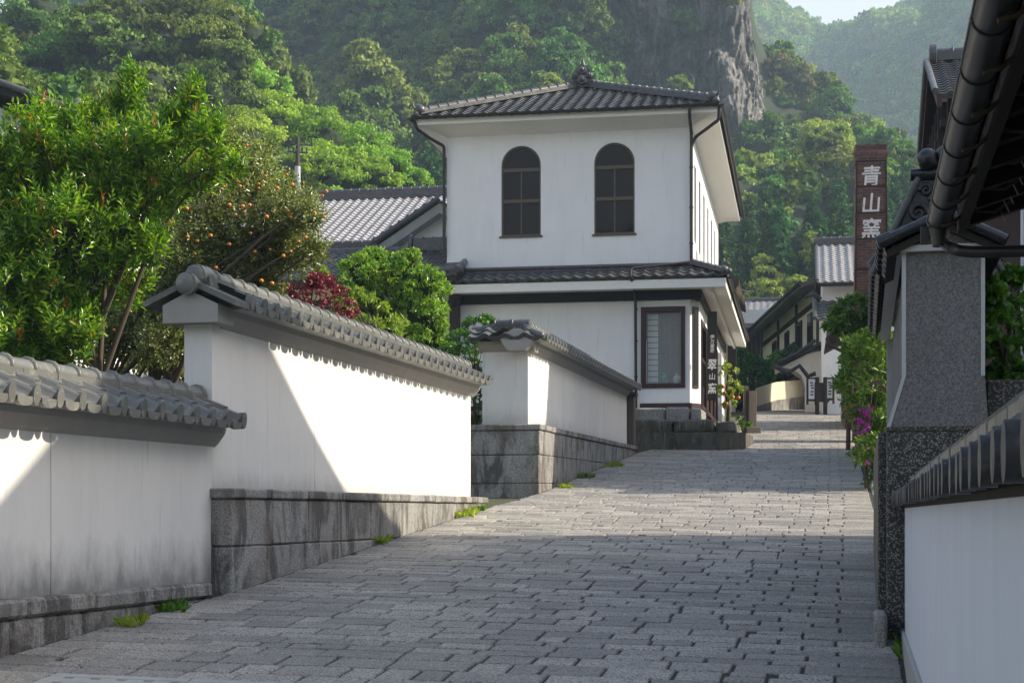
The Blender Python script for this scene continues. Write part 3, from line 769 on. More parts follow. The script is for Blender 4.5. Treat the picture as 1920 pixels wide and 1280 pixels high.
mb=MB(); mb.fbox(H,aw0+.50,aw0+.62,.4,.5,wz0+.1,wz1-.1); mb.build('inner_post',MT['brownwood'],f); mb=MB(); mb.fbox(H,aw0+.66,aw0+.72,.3,.36,wz0+.1,wz1-.1); mb.build('inner_post',MT['redwood'],f)
m,t_,b_=newmat('clear_window_glass'); b_.inputs['Base Color'].default_value=(.8,.85,.85,1); b_.inputs['Roughness'].default_value=.02; b_.inputs['Alpha'].default_value=.28; MT['clear']=m
mb=MB(); mb.poly([H(aw0+.1,.03,wz0+.1),H(aw1-.08,.03,wz0+.1),H(aw1-.08,.03,wz1-.1),H(aw0+.1,.03,wz1-.1)]); mb.build('pane',MT['clear'],f)
def vase(x,col,sc_,lab,rad):
    mb=MB(); c=H(x,.32,wz0+.14); pr=[(.05,0),(.09,.05),(.11,.12),(.07,.19),(.035,.23),(.05,.26)]
    for i in range(len(pr)-1): mb.tube([c+Vector((0,0,pr[i][1]*sc_)),c+Vector((0,0,pr[i+1][1]*sc_))],[pr[i][0]*sc_,pr[i+1][0]*sc_],12,0,caps=(i==0))
    mb.fbox(H,x-.12,x+.12,.22,.42,wz0+.06,wz0+.137)
    tag(mb.build('vase',plain('glazed_porcelain_'+rad,col,.15,var=.3,sc=20)),lab,'vase')
vase(aw0+.54,(.05,.28,.24),1.15,'small green glazed vase standing in the shop window','green'); vase(aw1-.24,(.5,.55,.55),.95,'small pale glazed vase standing in the shop window','pale')
# doors and lattice on the street side
for k,(d0,d1) in enumerate([(1.1,2.9),(3.1,4.9),(5.1,6.9),(7.1,8.9)]):
    mb=MB(); mb.fbox(HS,d0,d0+.10,-.22,-.10,zb-.45,4.95); mb.fbox(HS,d1-.10,d1,-.22,-.10,zb-.45,4.95); mb.fbox(HS,d0+.1,d1-.1,-.21,-.11,4.80,4.95); mb.fbox(HS,d0+.1,d1-.1,-.21,-.11,3.9,4.0)
    mb.fbox(HS,d0+.1,d1-.1,-.18,-.15,zb-.45,3.3)
    for q in range(8): x=d0+.2+q*.2; mb.fbox(HS,x,x+.04,-.20,-.13,3.3,3.9)
    dd=mb.build('sliding_door',MT['redwood'],hp); g=MB(); g.poly([HS(d0+.1,-.14,3.3),HS(d1-.1,-.14,3.3),HS(d1-.1,-.14,4.8),HS(d0+.1,-.14,4.8)]); g.build('pane',MT['glass'],dd)
mb=MB(); mb.fbox(H,AL,.12,.05,BL-.1,1.5,zb-.1); mb.fbox(H,-.1,.22,.8,9.7,zb-.5,zb-.42); mb.build('plinth',MT['granite_plain'],hp)
# ---- upper hip roof
OV=.74; a0,a1,b0,b1=AW-OV,OV,-OV,BL+OV; ze=9.985; half=(a1-a0)/2; sl=.41; zr=ze+half*sl
am=(a0+a1)/2
roof=thing_roof=MB()
def hipclips(pairs): return [(H(*p,0),n) for p,n in pairs]
d1_=(hr-hs); d2_=(-hr-hs)
# front slope keeps points with b small: left hip plane through (a0,b0) direction (1,1); outside normal
nL=(hs-hr); nR=(hs+hr)
sl_len=math.hypot(half,half*sl)
add_field(roof,tile_field(H(a0,b0,ze),hr,hs+Vector((0,0,sl)),a1-a0,sl_len,.285,.225,.036,.022,10,clips=[(H(a0,b0,0),nL),(H(a1,b0,0),nR)],phase=.5))
add_field(roof,tile_field(H(a1,b0,ze),hs,-hr+Vector((0,0,sl)),b1-b0,sl_len,.285,.225,.036,.022,6,clips=[(H(a1,b0,0),-nR),(H(a1,b1,0),nL)]))
add_field(roof,tile_field(H(a0,b0,ze),hs,hr+Vector((0,0,sl)),b1-b0,sl_len,.285,.225,.036,.022,6,clips=[(H(a0,b0,0),-nL),(H(a0,b1,0),nR)]))
add_field(roof,tile_field(H(a0,b1,ze),hr,-hs+Vector((0,0,sl)),a1-a0,sl_len,.285,.225,.036,.022,4,clips=[(H(a0,b1,0),-nR),(H(a1,b1,0),-nL)]))
rf=roof.build('roof',MT['tile_house'],hp,fix=False)
mb=MB(); A0=H(am,b0+half,zr+.02); A1=H(am,b1-half,zr+.02)
ridge(mb,A0,A1,.30,4,.055,.10,.3)
mb.build('ridge',MT['tile_house'],rf)
def hipridge(P0,P1,mat):
    mb=MB(); ridge(mb,P0,P1,.22,2,.05,.085,.30); d=(Vector(P0)-Vector(P1)).normalized(); mb.ball(Vector(P0)+Vector((0,0,.12)),.15,8,0,(1,1,.9)); mb.ball(Vector(P0)+d*.12+Vector((0,0,.05)),.09,6); mb.tube([Vector(P0)+d*.05+Vector((0,0,.12)),Vector(P0)+d*.2+Vector((0,0,.22)),Vector(P0)+d*.22+Vector((0,0,.34))],[.05,.035,.01],8)
    return mb.build('hip_ridge',mat,rf)
for (ca,cb,ea,eb) in ((a0,b0,1,1),(a1,b0,-1,1),(a0,b1,1,-1),(a1,b1,-1,-1)):
    hipridge(H(ca+ea*.16,cb+eb*.16,ze+.10),H(am,cb+eb*half,zr+.03),MT['tile_house'])
# ridge-end ornament
mb=MB(); c=H(am,b0+half-.12,zr+.0)
mb.prism([c+hr*x+Vector((0,0,z)) for x,z in [(-.34,-.05),(.34,-.05),(.36,.12),(.26,.28),(.20,.42),(.10,.52),(0,.56),(-.10,.52),(-.20,.42),(-.26,.28),(-.36,.12)]],-hs*.14)
for (x,z,r) in ((-.30,.06,.11),(.30,.06,.11),(-.19,.26,.09),(.19,.26,.09),(0,.40,.13),(0,.14,.16)):
    mb.tube([c+hr*x-hs*.10+Vector((0,0,z)),c+hr*x-hs*.24+Vector((0,0,z))],[r,r*.8],14); mb.ball(c+hr*x-hs*.24+Vector((0,0,z)),r*.55,6)
mb.tube([c+Vector((0,0,.52)),c+Vector((0,0,.64))-hs*.06,c+Vector((0,0,.74))],[.07,.05,.02],8)
mb.tube([c-hs*.1+Vector((0,0,-.12)),c-hs*.5+Vector((0,0,-.30))],.085,12)
mb.build('ridge_ornament',MT['tile_house'],rf)
# eaves: plastered cove and fascia
def eave(par,a0,a1,b0,b1,A0,A1,B0,B1,zw,zo,zt,mat):
    mb=MB(); o=[(a0,b0),(a1,b0),(a1,b1),(a0,b1)]; i=[(A0,B0),(A1,B0),(A1,B1),(A0,B1)]
    for k in range(4):
        k2=(k+1)%4
        n=6; P=[]
        for q in range(n+1):
            f=q/n; zz=zw+(zo-zw)*math.sin(f*math.pi/2)
            P.append(((i[k][0]+(o[k][0]-i[k][0])*f,i[k][1]+(o[k][1]-i[k][1])*f,zz),(i[k2][0]+(o[k2][0]-i[k2][0])*f,i[k2][1]+(o[k2][1]-i[k2][1])*f,zz)))
        for q in range(n): mb.poly([H(*P[q][0]),H(*P[q][1]),H(*P[q+1][1]),H(*P[q+1][0])],0,True)
        mb.poly([H(*P[n][0]),H(*P[n][1]),H(P[n][1][0],P[n][1][1],zt),H(P[n][0][0],P[n][0][1],zt)])
    return mb.build('eave',mat,par,fix=False)
eave(hp,a0+.05,a1-.05,b0+.05,b1-.05,AW-.005,.005,-.005,BL+.005,9.62,9.80,9.97,MT['trim'])
def gutter(mb,P0,P1,r=.065): mb.tube([P0,P1],r,8,0,True,True,half=True,up=Vector((0,0,-1))); mb.tube([Vector(P0)+Vector((0,0,.0)),Vector(P1)],r*.25,5)
mb=MB(); gutter(mb,H(a0,b0-.06,9.98),H(a1,b0-.06,9.98)); gutter(mb,H(a1+.06,b0,9.98),H(a1+.06,b1,9.98)); gutter(mb,H(a0-.06,b0,9.98),H(a0-.06,b1,9.98))
k=a0+.4
while k<a1: mb.tube([H(k,b0-.13,9.99),H(k,b0-.06,9.90),H(k,b0+.02,9.95)],.012,5); k+=.72
mb.build('rain_gutter',MT['pipe'],hp)
def pipe(pts,r=.042,name='downpipe',mat='pipe',par=None,straps=()):
    mb=MB(); P_=[]
    for i,p in enumerate(pts):
        p=Vector(p)
        if 0<i<len(pts)-1:
            q0=(Vector(pts[i-1])-p).normalized()*.06; q1=(Vector(pts[i+1])-p).normalized()*.06; P_+= [p+q0,p+(q0+q1)*.25,p+q1]
        else: P_.append(p)
    mb.tube(P_,r,10)
    for s_ in straps: mb.tube([Vector(s_)-Vector((0,0,.02)),Vector(s_)+Vector((0,0,.02))],r*1.35,10)
    return mb.build(name,MT[mat],par)
pipe([H(a1-.0,b0+.1,9.92),H(a1-.02,b0+.12,9.62),H(.12,-.07,9.35),H(.02,-.07,9.15),H(.02,-.07,6.2)],par=hp,straps=[H(.02,-.07,z) for z in (8.6,7.6,6.7)])
pipe([H(.02,b0-.06,9.93),H(.02,b0-.02,9.7),H(.02,-.07,9.45),H(.02,-.07,9.1)],par=hp)
pipe([H(a0+.05,b0,9.90),H(a0+.1,b0+.1,9.72),H(a0+.35,-.3,9.55),H(AW-.06,-.07,9.38),H(AW-.06,-.07,6.55)],par=hp,straps=[H(AW-.06,-.07,z) for z in (8.9,7.9,7.0)])
# ---- skirt roof above the ground floor
so_=.78; sa0=ha(858); sz0=5.80; sz1=6.14
sk=MB()
V=H(0,-.0,sz1)-H(0,-so_,sz0)
add_field(sk,tile_field(H(sa0,-so_,sz0),hr,V,.95+(-sa0),V.length,.285,.27,.036,.022,10,clips=[(H(.95,-so_,0),nR)],skirt=.04))
V=H(0,0,sz1)-H(.95,0,sz0)
add_field(sk,tile_field(H(.95,-so_,sz0),hs,V,BL+so_+.6,V.length,.285,.27,.036,.022,6,clips=[(H(.95,-so_,0),-nR)],skirt=.04))
sr=sk.build('skirt_roof',MT['tile_house'],hp,fix=False)
mb=MB(); mb.fbox(H,AW,.05,-.10,-.002,sz1-.05,sz1+.04,0,.006); mb.tube([H(AW,-.09,sz1+.05),H(.08,-.09,sz1+.05)],.05,10); mb.fbox(H,.002,.10,0,BL,sz1-.05,sz1+.04,0,.006); mb.build('flashing_ridge',MT['tile_house'],sr)
mb=MB(); ridge(mb,H(.83,-.66,sz0+.08),H(.05,-.02,sz1+.05),.2,1,.05,.08,.3); mb.ball(H(.86,-.70,sz0+.12),.12,7); mb.ball(H(.98,-.8,sz0+.08),.08,6); mb.build('hip_ridge',MT['tile_house'],sr)
mb=MB()
def quadstrip(pts_in,pts_out,mb): 
    for i in range(len(pts_in)-1): mb.poly([pts_in[i],pts_in[i+1],pts_out[i+1],pts_out[i]])
zi=5.56; zo_=5.56
inn=[H(AL-.1,-.05,zi),H(.24,-.05,zi),H(.24,BL,zi)]; out=[H(AL-.1,-so_+.05,zo_-.04),H(.90,-so_+.05,zo_-.04),H(.90,BL+.4,zo_-.04)]
quadstrip(inn,out,mb); out2=[p+Vector((0,0,.21)) for p in out]; quadstrip(out,out2,mb)
mb.prism([H(.55,x,5.47) for x in (-.4,-.3)]+[H(.62,x,5.47) for x in (-.3,-.4)],(0,0,.07))
mb.build('skirt_eave',MT['trim'],hp,fix=False)
mb=MB(); mb.fbox(H,.50,.56,-.3,BL+.2,5.46,5.53); mb.build('soffit_batten',MT['trim'],hp)
mb=MB(); gutter(mb,H(.98,-.6,sz0-.03),H(.98,BL+.4,sz0-.03),.05); mb.build('rain_gutter',MT['pipe'],hp)
pipe([H(.05,-.07,6.24),H(-.1,-.14,6.22),H(ha(1190),-so_+.02,6.02),H(ha(1190)-.03,-so_-.03,5.9),H(ha(1190),-so_-.02,5.75),H(ha(1192),-.10,5.50),H(ha(1193),-.10,3.0),H(ha(1193),-.10,2.5)],.035,par=hp,straps=[H(ha(1193),-.10,z) for z in (5.1,4.3,3.4)])
pipe([H(ha(850),-1.0,5.9),H(ha(850),-.95,5.5),H(ha(858),-.2,5.2),H(ha(858),-.2,2.6)],.045,par=hp)
# hanging sign by the entrance
mb=MB(); SG=Fr(H(.36,.9,0)[:2],(1,-.05))
mb.fbox(SG,0,.25,0,.05,2.85,5.12,0,.006); sg=mb.build('signboard',MT['black']); tag(sg,'tall black wooden signboard with white brush characters beside the shop entrance','sign')
def text(body,F,a,z,h,b,par,mat,sx=1,bold=.012,th=.004,seed=1,skew=0):
    c=bpy.data.curves.new('t','FONT'); c.body=body; c.size=1; c.align_x='CENTER'; c.offset=bold; c.resolution_u=3
    o=bpy.data.objects.new('t',c); COL.objects.link(o); bpy.context.view_layer.update()
    me=bpy.data.meshes.new_from_object(o.evaluated_get(bpy.context.evaluated_depsgraph_get())); 
    mb=MB(); r2=random.Random(seed)
    V=[v.co.copy() for v in me.vertices]; x0=min(v.x for v in V);x1=max(v.x for v in V);y0=min(v.y for v in V);y1=max(v.y for v in V); s=h/(y1-y0)
    pts=[F(a+(v.x-(x0+x1)/2)*s*sx+(v.y-(y0+y1)/2)*s*skew+r2.uniform(-.008,.008)*h,b,z+(v.y-y0)*s+r2.uniform(-.008,.008)*h) for v in V]
    for p in me.polygons: mb.poly([pts[i] for i in p.vertices])
    bpy.data.objects.remove(o); bpy.data.curves.remove(c); bpy.data.meshes.remove(me)
    return mb.build('lettering',mat,par,fix=False)
for ch,z,h,hw in (('\u4f0a',4.42,.105,1),('\u4e07',4.30,.095,1),('\u91cc',4.185,.10,1),('\u713c',4.07,.10,1),('\u7fe0',3.62,.28,.78),('\u5c71',3.38,.17,.95),('\u7aaf',3.02,.28,.78)):
    text(ch,SG,.125,z,h,-.004,sg,MT['paint'],hw,.012,skew=.06)
# corbel bracket and foundation stones
mb=MB()
for (x0,x1,y0,y1,z0,z1) in ((ha(1195)-.1,-.6,-.5,.1,2.2,zb-.12),(-.6,.0,-.5,.1,2.2,zb-.12),(.0,.30,-.40,1.4,2.15,zb-.12)): mb.fbox(H,x0+.01,x1-.01,y0,y1,z0,z1,0,.04,.015)
mb.build('foundation_stone',MT['granite_plain'],hp)
rr=random.Random(9); k=0
labs=['long flat mossy foundation slab below the shop window','flat mossy slab at the corner below the signboard','rounded mossy boulder beside the little orange tree']
for (x0,x1,y0,y1,z1_) in ((-1.75,-.42,-.75,.2,2.30),(-.40,.62,-.72,.6,2.31),(.64,1.15,-.45,1.3,2.26)):
    m_=MB(); m_.fbox(H,x0,x1,y0,y1,1.92,z1_,0,.05,.03); o=m_.build('boulder',MT['mossy'])
    md=o.modifiers.new('s','SUBSURF'); md.levels=md.render_levels=2; tag(o,labs[k],'boulder','boulders under the white house'); k+=1
m_=MB(); m_.prism([H(x,y,1.0) for x,y in ((-1.8,-.9),(.75,-.85),(1.35,-.3),(1.5,1.6),(.3,2),(-1.8,.3))],(0,0,.96)); o=m_.build('mossy_bank',MT['mossy']); tag(o,kind='structure')

# ================================================================== HOUSES BEHIND ON THE LEFT
def gable_roof_pair(par,F,a0,a1,b0,b1,ze,zr,mat,pitch=.28,ns=6,name='roof',rw=.26,rl=3,rr_=.09,course=.23):
    """roof with its ridge along a"""
    bm_=(b0+b1)/2; mb=MB()
    V=F(a0,bm_,zr)-F(a0,b0,ze); add_field(mb,tile_field(F(a0,b0,ze),F.A,V,a1-a0,V.length,pitch,course,.048,.034,ns))
    V=F(a0,bm_,zr)-F(a0,b1,ze); add_field(mb,tile_field(F(a0,b1,ze),F.A,V,a1-a0,V.length,pitch,course,.036,.022,ns))
    r=mb.build(name,mat,par,fix=False)
    mb=MB(); ridge(mb,F(a0,bm_,zr),F(a1,bm_,zr),rw,rl,.055,rr_,.3)
    mat_r=MT['tile_house']
    for aa,s in ((a0,-1),(a1,1)):
        disc_end(mb,F(aa+s*.02,bm_,zr+.12),F.A*s,(0,0,1),.16,.2,.08); mb.tube([F(aa,bm_,zr+.02),F(aa,b0,ze+.07)],.075,8); mb.tube([F(aa,bm_,zr+.02),F(aa,b1,ze+.07)],.075,8)
    mb.build('ridge',mat_r,r)
    mb=MB()
    for (bb0) in (b0,b1):
        mb.hexa([F(x,b_,z_+dz) for dz in (-.16,-.03) for (b_,z_) in ((bb0,ze),(bm_,zr)) for x in (a0+.05,a1-.05)])
    mb.build('roof_boarding',MT['darkwood'],r)
    return r
def gable_walls(par,F,a0,a1,b0,b1,z0,ze,zr,mat,name='wall'):
    bm_=(b0+b1)/2; mb=MB()
    for aa in (a0,a1): mb.poly([F(aa,b0,z0),F(aa,b1,z0),F(aa,b1,ze),F(aa,bm_,zr),F(aa,b0,ze)])
    for bb in (b0,b1): mb.poly([F(a0,bb,z0),F(a1,bb,z0),F(a1,bb,ze),F(a0,bb,ze)])
    return mb.build(name,mat,par,fix=False)
# large tiled roof behind the trees, joined to the white house
an=thing('storehouse',H(-10,9,1.8),'low building with long pale ridged tile roof joined to the white house','building')
gable_walls(an,H,-18,AW-.02,7.6,17,1.8,7.8,10.1,MT['house'])
gable_roof_pair(an,H,-18.5,AW-.02,6.6,17.6,8.0,10.55,MT['tile_light'],.285,8,rl=5,course=.25)
mb=MB(); ridge(mb,H(-18,6.2,7.75),H(-8.4,6.2,7.75),.26,5,.06,.09,.3); mb.build('lower_ridge',MT['tile_house'],an)
# small gabled wing with plastered verge
wg=thing('gabled_wing',H(-7.3,4.4,1.8),'small gabled wing with grey plaster verge tucked beside the white house','building')
FW=Fr(H(-5.95,4.2,0)[:2],hs,-hr)           # a away, b to the left
gable_walls(wg,FW,.25,5,-.05,2.8,1.8,7.5,8.55,MT['house'])
mb=MB(); ez=7.62; zt=8.75
for sg_ in (0,1):
    e=FW(-.25,3.15,ez) if sg_ else FW(-.25,-.4,ez); tp=FW(-.25,1.38,zt)
    mb.hexa([q+d for d in (Vector((0,0,-.30)),Vector((0,0,-.02))) for q in (e,tp,e+hs*5.2,tp+hs*5.2)])
mb.build('verge',MT['greyc'],wg)
mb=MB()
for e0,V in ((FW(-.3,3.2,ez),FW(0,1.38,zt)-FW(0,3.2,ez)),(FW(-.3,-.45,ez),FW(0,1.38,zt)-FW(0,-.45,ez))): add_field(mb,tile_field(e0,hs,V,5.3,V.length,.28,.23,.036,.022,6))
mb.tube([FW(-.3,3.25,ez+.08),FW(-.3,1.38,zt+.10)],.085,10)
k=0
while k<.95: p=FW(-.3,3.25,ez+.12).lerp(FW(-.3,1.38,zt+.14),k); mb.ball(p,.09,5); k+=.13
mb.build('roof',MT['tile_house'],wg,fix=False)
# low front wing with dark tiles
lw=thing('tiled_wing',H(-9,1,1.6),'low front wing with dark wavy tile roof and dark wooden post beside the white house','building')
la0,la1=-17.0,ha(857,-.9)
mb=MB(); zf=5.98; V=H(0,2.0,7.05)-H(0,-.95,zf)
add_field(mb,tile_field(H(la0,-.95,zf),hr,V,la1-la0,V.length,.30,.25,.038,.024,8,skirt=.06)); mb.build('roof',MT['tile_house'],lw,fix=False)
mb=MB(); ridge(mb,H(-7.6,2.0,7.05),H(AW+.0,2.0,7.05),.3,4,.07,.10,.3); disc_end(mb,H(-7.62,2.0,7.25),-hr,(0,0,1),.2,.26,.1); ridge(mb,H(la0,2.1,6.9),H(-7.7,2.1,6.9),.3,3,.07,.10,.3)
mb.tube([H(la1,2.0,7.1),H(la1,-.95,zf+.1)],.09,10); mb.tube([H(la1-.35,-.5,zf+.26),H(la1+.12,-.5,zf+.26)],.09,12); mb.tube([H(la1-.5,-.85,zf+.12),H(la1+.14,-.85,zf+.12)],.09,12); mb.build('ridge',MT['tile_house'],lw)
mb=MB(); mb.fbox(H,la0,la1-.15,-.1,1.9,1.6,5.9); mb.build('wall',MT['cream'],lw)
mb=MB(); mb.fbox(H,la0,la1-.05,-.9,2.0,5.80,5.95); mb.fbox(H,la1-.32,la1-.08,-.35,-.12,1.6,5.8); mb.fbox(H,la0,la1-.1,-.16,-.12,5.2,5.5); mb.fbox(H,-7.6,-7.45,-.16,-.12,1.6,5.2)
mb.build('timber_frame',MT['darkwood'],lw)
mb=MB(); mb.fbox(H,-7.3,-6.6,-.15,-.11,3.0,4.2); f=mb.build('window',MT['darkwood'],lw); mb=MB(); mb.fbox(H,-7.2,-6.7,-.17,-.155,3.1,4.1); mb.build('pane',MT['glass'],f)

# house at far left behind the shrub
fl=thing('white_house_behind',P(60,600,34),'white gabled house with dark tiled roof half hidden behind the red-tipped shrub','house')
pe=P(142,214,34); FL=Fr((pe.x,pe.y),(.12,1),(-1,.12)); ze=pe.z
gable_walls(fl,FL,.9,8,.7,9.6,.5,ze-.25,ze+1.9,MT['house'])
gable_roof_pair(fl,FL,0,8.5,0,10,ze,ze+2.0,MT['tile_house'],ns=5)
mb=MB(); mb.hexa([FL(a_,b_,z_+dz) for dz in (-.10,.04) for (b_,z_) in ((-.1,ze-1.0),(2.2,ze-.25)) for a_ in (.1,.9)]); mb.ball(FL(.0,-.05,ze+.16),.16,7); mb.ball(FL(.3,.25,ze-.62),.13,6); mb.build('lower_eave',MT['tile_house'],fl)
mb=MB()
for k in range(5): mb.fbox(FL,.84,.88,.75+k*.11,.79+k*.11,ze-2.2,ze-1.3)
mb.fbox(FL,.87,.895,.7,1.3,ze-2.2,ze-1.3); mb.build('window',MT['darkwood'],fl)

# ================================================================== RIGHT SIDE
RH=Fr((2.83,11.6),(.22,1),(1,-.22))        # a: along the street, b: towards the right
st=thing('roofed_gate_wall',RH(3,.3,-.9),'grey pebble-dashed wall end with dark tiled gable roof beside the street','wall')
g0=gz(11.6)
# stucco end wall with flared foot, extruded along the street in two leaves
zT=1.88; zB=.62
prof=[(0,zT),(0,.98),(-.03,.86),(-.085,.70),(-.105,zB),(.60,zB),(.575,.98),(.572,zT)]
mb=MB(); mb.prism([RH(0,b_,z_) for b_,z_ in prof],RH(.20,0,0)-RH(0,0,0)); 
prof2=[(b_+.03,z_) for b_,z_ in prof[:5]]+[(.5,zB),(.5,zT)]
mb.prism([RH(.2,b_,z_) for b_,z_ in prof2],RH(5.8,0,0)-RH(0,0,0)); mb.build('stucco_wall',MT['stucco'],st)
mb=MB()
for (b0_,b1_,dz) in ((-.004,.026,0),(.548,.576,0)):
    mb.prism([RH(-.006,b_,z_) for b_,z_ in ((b0_,zT),(b1_,zT),(b1_,.98),(b0_,.98))],RH(.03,0,0)-RH(0,0,0))
mb.prism([RH(-.006,b_,z_) for b_,z_ in ((-.004,.979),(.022,.979),(-.082,zB),(-.109,zB))],RH(.03,0,0)-RH(0,0,0))
mb.fbox(RH,-.05,.06,-.07,.64,zT,zT+.045)
mb.fbox(RH,.06,6.0,-.10,-.0,zT-.01,zT+.03)
mb.fbox(RH,5.9,6.0,-.03,.03,zB,zT)
mb.build('edge_trim',plain('grey_white_trim',(.42,.43,.44),.8,var=.12),st)
mb=MB(); mb.prism([RH(-.01,b_,z_) for b_,z_ in ((-.02,zT+.045),(.60,zT+.045),(.29,zT+.24))],RH(.1,0,0)-RH(0,0,0)); mb.build('gable',MT['stucco'],st)
mb=MB(); mb.fbox(RH,-.01,.24,-.11,.62,-1.6,zB-.02,0,.01); mb.fbox(RH,.24,6.0,-.17,.5,-1.6,zB-.03,0,.01); mb.fbox(RH,-.02,6.0,-.115,.6,zB-.03,zB-.003); mb.build('pebble_base',MT['pebble'],st)
mb=MB(); mb.fbox(RH,-.3,.3,-.20,-.11,-1.2,-.72,0,.02); mb.build('foot_stone',MT['granite_plain'],st)
# low cap roof at its near end, and the taller roof with carved gable end behind
def wroof(a0,a1,ez,rz_,eo,rid,disc=True):
    mb=MB(); V=RH(0,.29,rz_)-RH(0,-eo,ez); add_field(mb,tile_field(RH(a0,-eo,ez),RH.A,V,a1-a0,V.length,.27,.20,.04,.025,10))
    V=RH(0,.29,rz_)-RH(0,.58+eo,ez); add_field(mb,tile_field(RH(a0,.58+eo,ez),RH.A,V,a1-a0,V.length,.27,.20,.04,.025,8)); r=mb.build('roof',MT['tile_black'],st,fix=False)
    mb=MB()
    if rid: ridge(mb,RH(a0+.05,.29,rz_),RH(a1,.29,rz_),.24,2,.05,.08,.3)
    mb.tube([RH(a0-.02,-eo-.04,ez+.02),RH(a0-.02,.29,rz_+.035),RH(a0-.02,.58+eo,ez+.02)],.040,12)
    k=a0
    while k<a1: mb.tube([RH(k,-eo-.05,ez+.035),RH(k,-eo+.05,ez+.07)],.047,10); k+=.27
    mb.build('ridge',MT['tile_black'],r)
    mb=MB()
    for e in (-eo+.02,.58+eo-.02): mb.hexa([RH(x,b_,z_+dz) for dz in (-.07,-.015) for (b_,z_) in ((e,ez),(.29,rz_)) for x in (a0+.03,a1)])
    mb.build('roof_boarding',MT['darkwood'],r); return r
wroof(-.12,1.3,1.905,2.10,.13,False)
rf2=wroof(1.3,6.1,1.96,2.74,.17,True)
mb=MB(); S=RH(1.22,.29,2.36)
mb.prism([S+RH.B*x+Vector((0,0,z)) for x,z in [(-.44,-.42),(.44,-.42),(.10,.30),(-.10,.30)]],RH.A*.07)
def scroll(c,r,turns=1.4,sgn=1,r0=.018,mb=mb):
    pts=[]
    for k in range(26):
        f=k/25; a=f*turns*2*math.pi; q=r*(1-f*.85); pts.append(c+RH.B*(q*math.cos(a)*sgn)+Vector((0,0,q*math.sin(a))))
    mb.tube(pts,[r0*(1.2-.6*k/25) for k in range(26)],8)
fo=-RH.A*.02
for (x,z,q_,s_) in ((-.14,.02,.075,1),(.02,.12,.07,-1),(-.05,-.12,.07,1),(.15,.0,.08,-1),(-.24,-.14,.06,-1),(.1,-.13,.055,1),(-.30,-.30,.06,-1),(-.08,.20,.05,-1),(-.16,-.28,.06,1),(.0,-.28,.06,-1),(.14,-.28,.06,1),(.28,-.25,.07,1)): scroll(S+fo+RH.B*x+Vector((0,0,z)),q_,1.5,s_)
mb.build('carved_scroll_panel',MT['tile_black'],rf2)
mb=MB(); mb.tube([S+fo+RH.B*-.50+Vector((0,0,-.46)),S+fo+RH.B*-.14+Vector((0,0,.30))],.028,10); mb.tube([S+fo+RH.B*.50+Vector((0,0,-.46)),S+fo+RH.B*.14+Vector((0,0,.30))],.028,10); mb.build('verge_edge',MT['tile_house'],rf2)
mb=MB()
mb.tube([S+RH.B*(-.20)+Vector((0,0,.33)),S+RH.B*.24+Vector((0,0,.33))],.05,12); mb.ball(S+RH.B*(-.07)+Vector((0,0,.44))-RH.A*.05,.085,8); mb.ball(S+RH.B*(.06)+Vector((0,0,.47))-RH.A*.05,.07,8)
mb.tube([S+RH.B*(0)+Vector((0,0,.46)),S+RH.A*1.2+Vector((0,0,.48))],.07,12)
mb.build('ridge_end_tile',MT['tile_black'],rf2)

# low white wall running back towards the viewer
WR=Fr((2.83-.0,11.55),(-.22,-1),(1,-.22))  # a towards the viewer, b to the right
lwR=thing('low_white_wall',WR(4,.1,-1.2),'low smooth white wall with rounded dark tile coping in the near shade','wall')
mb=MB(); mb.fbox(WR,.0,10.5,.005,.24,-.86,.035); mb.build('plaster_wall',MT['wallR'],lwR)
mb=MB(); mb.fbox(WR,.0,10.5,-.02,.27,-2.2,-.85,0,.01); mb.build('cement_base',MT['greyc'],lwR)
mb=MB(); n=int(10.4/.25); rr=random.Random(14)
mb.fbox(WR,0,10.5,.0,.24,.03,.05); mb.prism([WR(0,b_,z_) for b_,z_ in ((.0,.05),(.24,.05),(.18,.165),(.06,.165))],WR(10.5,0,0)-WR(0,0,0))
mb.build('coping_bed',MT['darkwood'],lwR)
mb=MB()
for k in range(n+1):      # a row of round-ended roll tiles on each side
    a=k*.25+.06+rr.uniform(-.008,.008)
    for sg_,bo in ((-1,-.062),(1,.31)):
        disc_end(mb,WR(a,bo+rr.uniform(-.004,.004),.086+rr.uniform(-.003,.003)),WR.B*sg_,(0,0,1),.043,.045,.03,0,20)
        mb.tube([WR(a,bo,.086),WR(a,.12+sg_*.05,.195)],.034,14)
        mb.hexa([WR(a+x_,b_,z_+dz) for dz in (0,.012) for (b_,z_) in ((bo-sg_*.012,.062),(.12+sg_*.05,.168)) for x_ in (.03,.22)])
mb.build('roll_tiles',tilemat('worn_black_tile',(.05,.05,.055),.45,.35,.6),lwR)
mb=MB()
for side in (.02,.17):
    x=0
    while x<10.4: mb.fbox(WR,x+.004,x+.30,side+.018+rr.uniform(-.004,.004),side+.062,.195,.245,0,.004); x+=.31
mb.build('flat_tiles',MT['tile'],lwR)
mb=MB(); x=0
while x<10.4:
    mb.tube([WR(x,.12,.250),WR(x+.03,.12,.258),WR(x+.18,.12,.262),WR(x+.27,.12,.254)],[.032,.046,.043,.034],12,0); x+=.27
mb.build('ridge_tiles',MT['tile_black'],lwR)

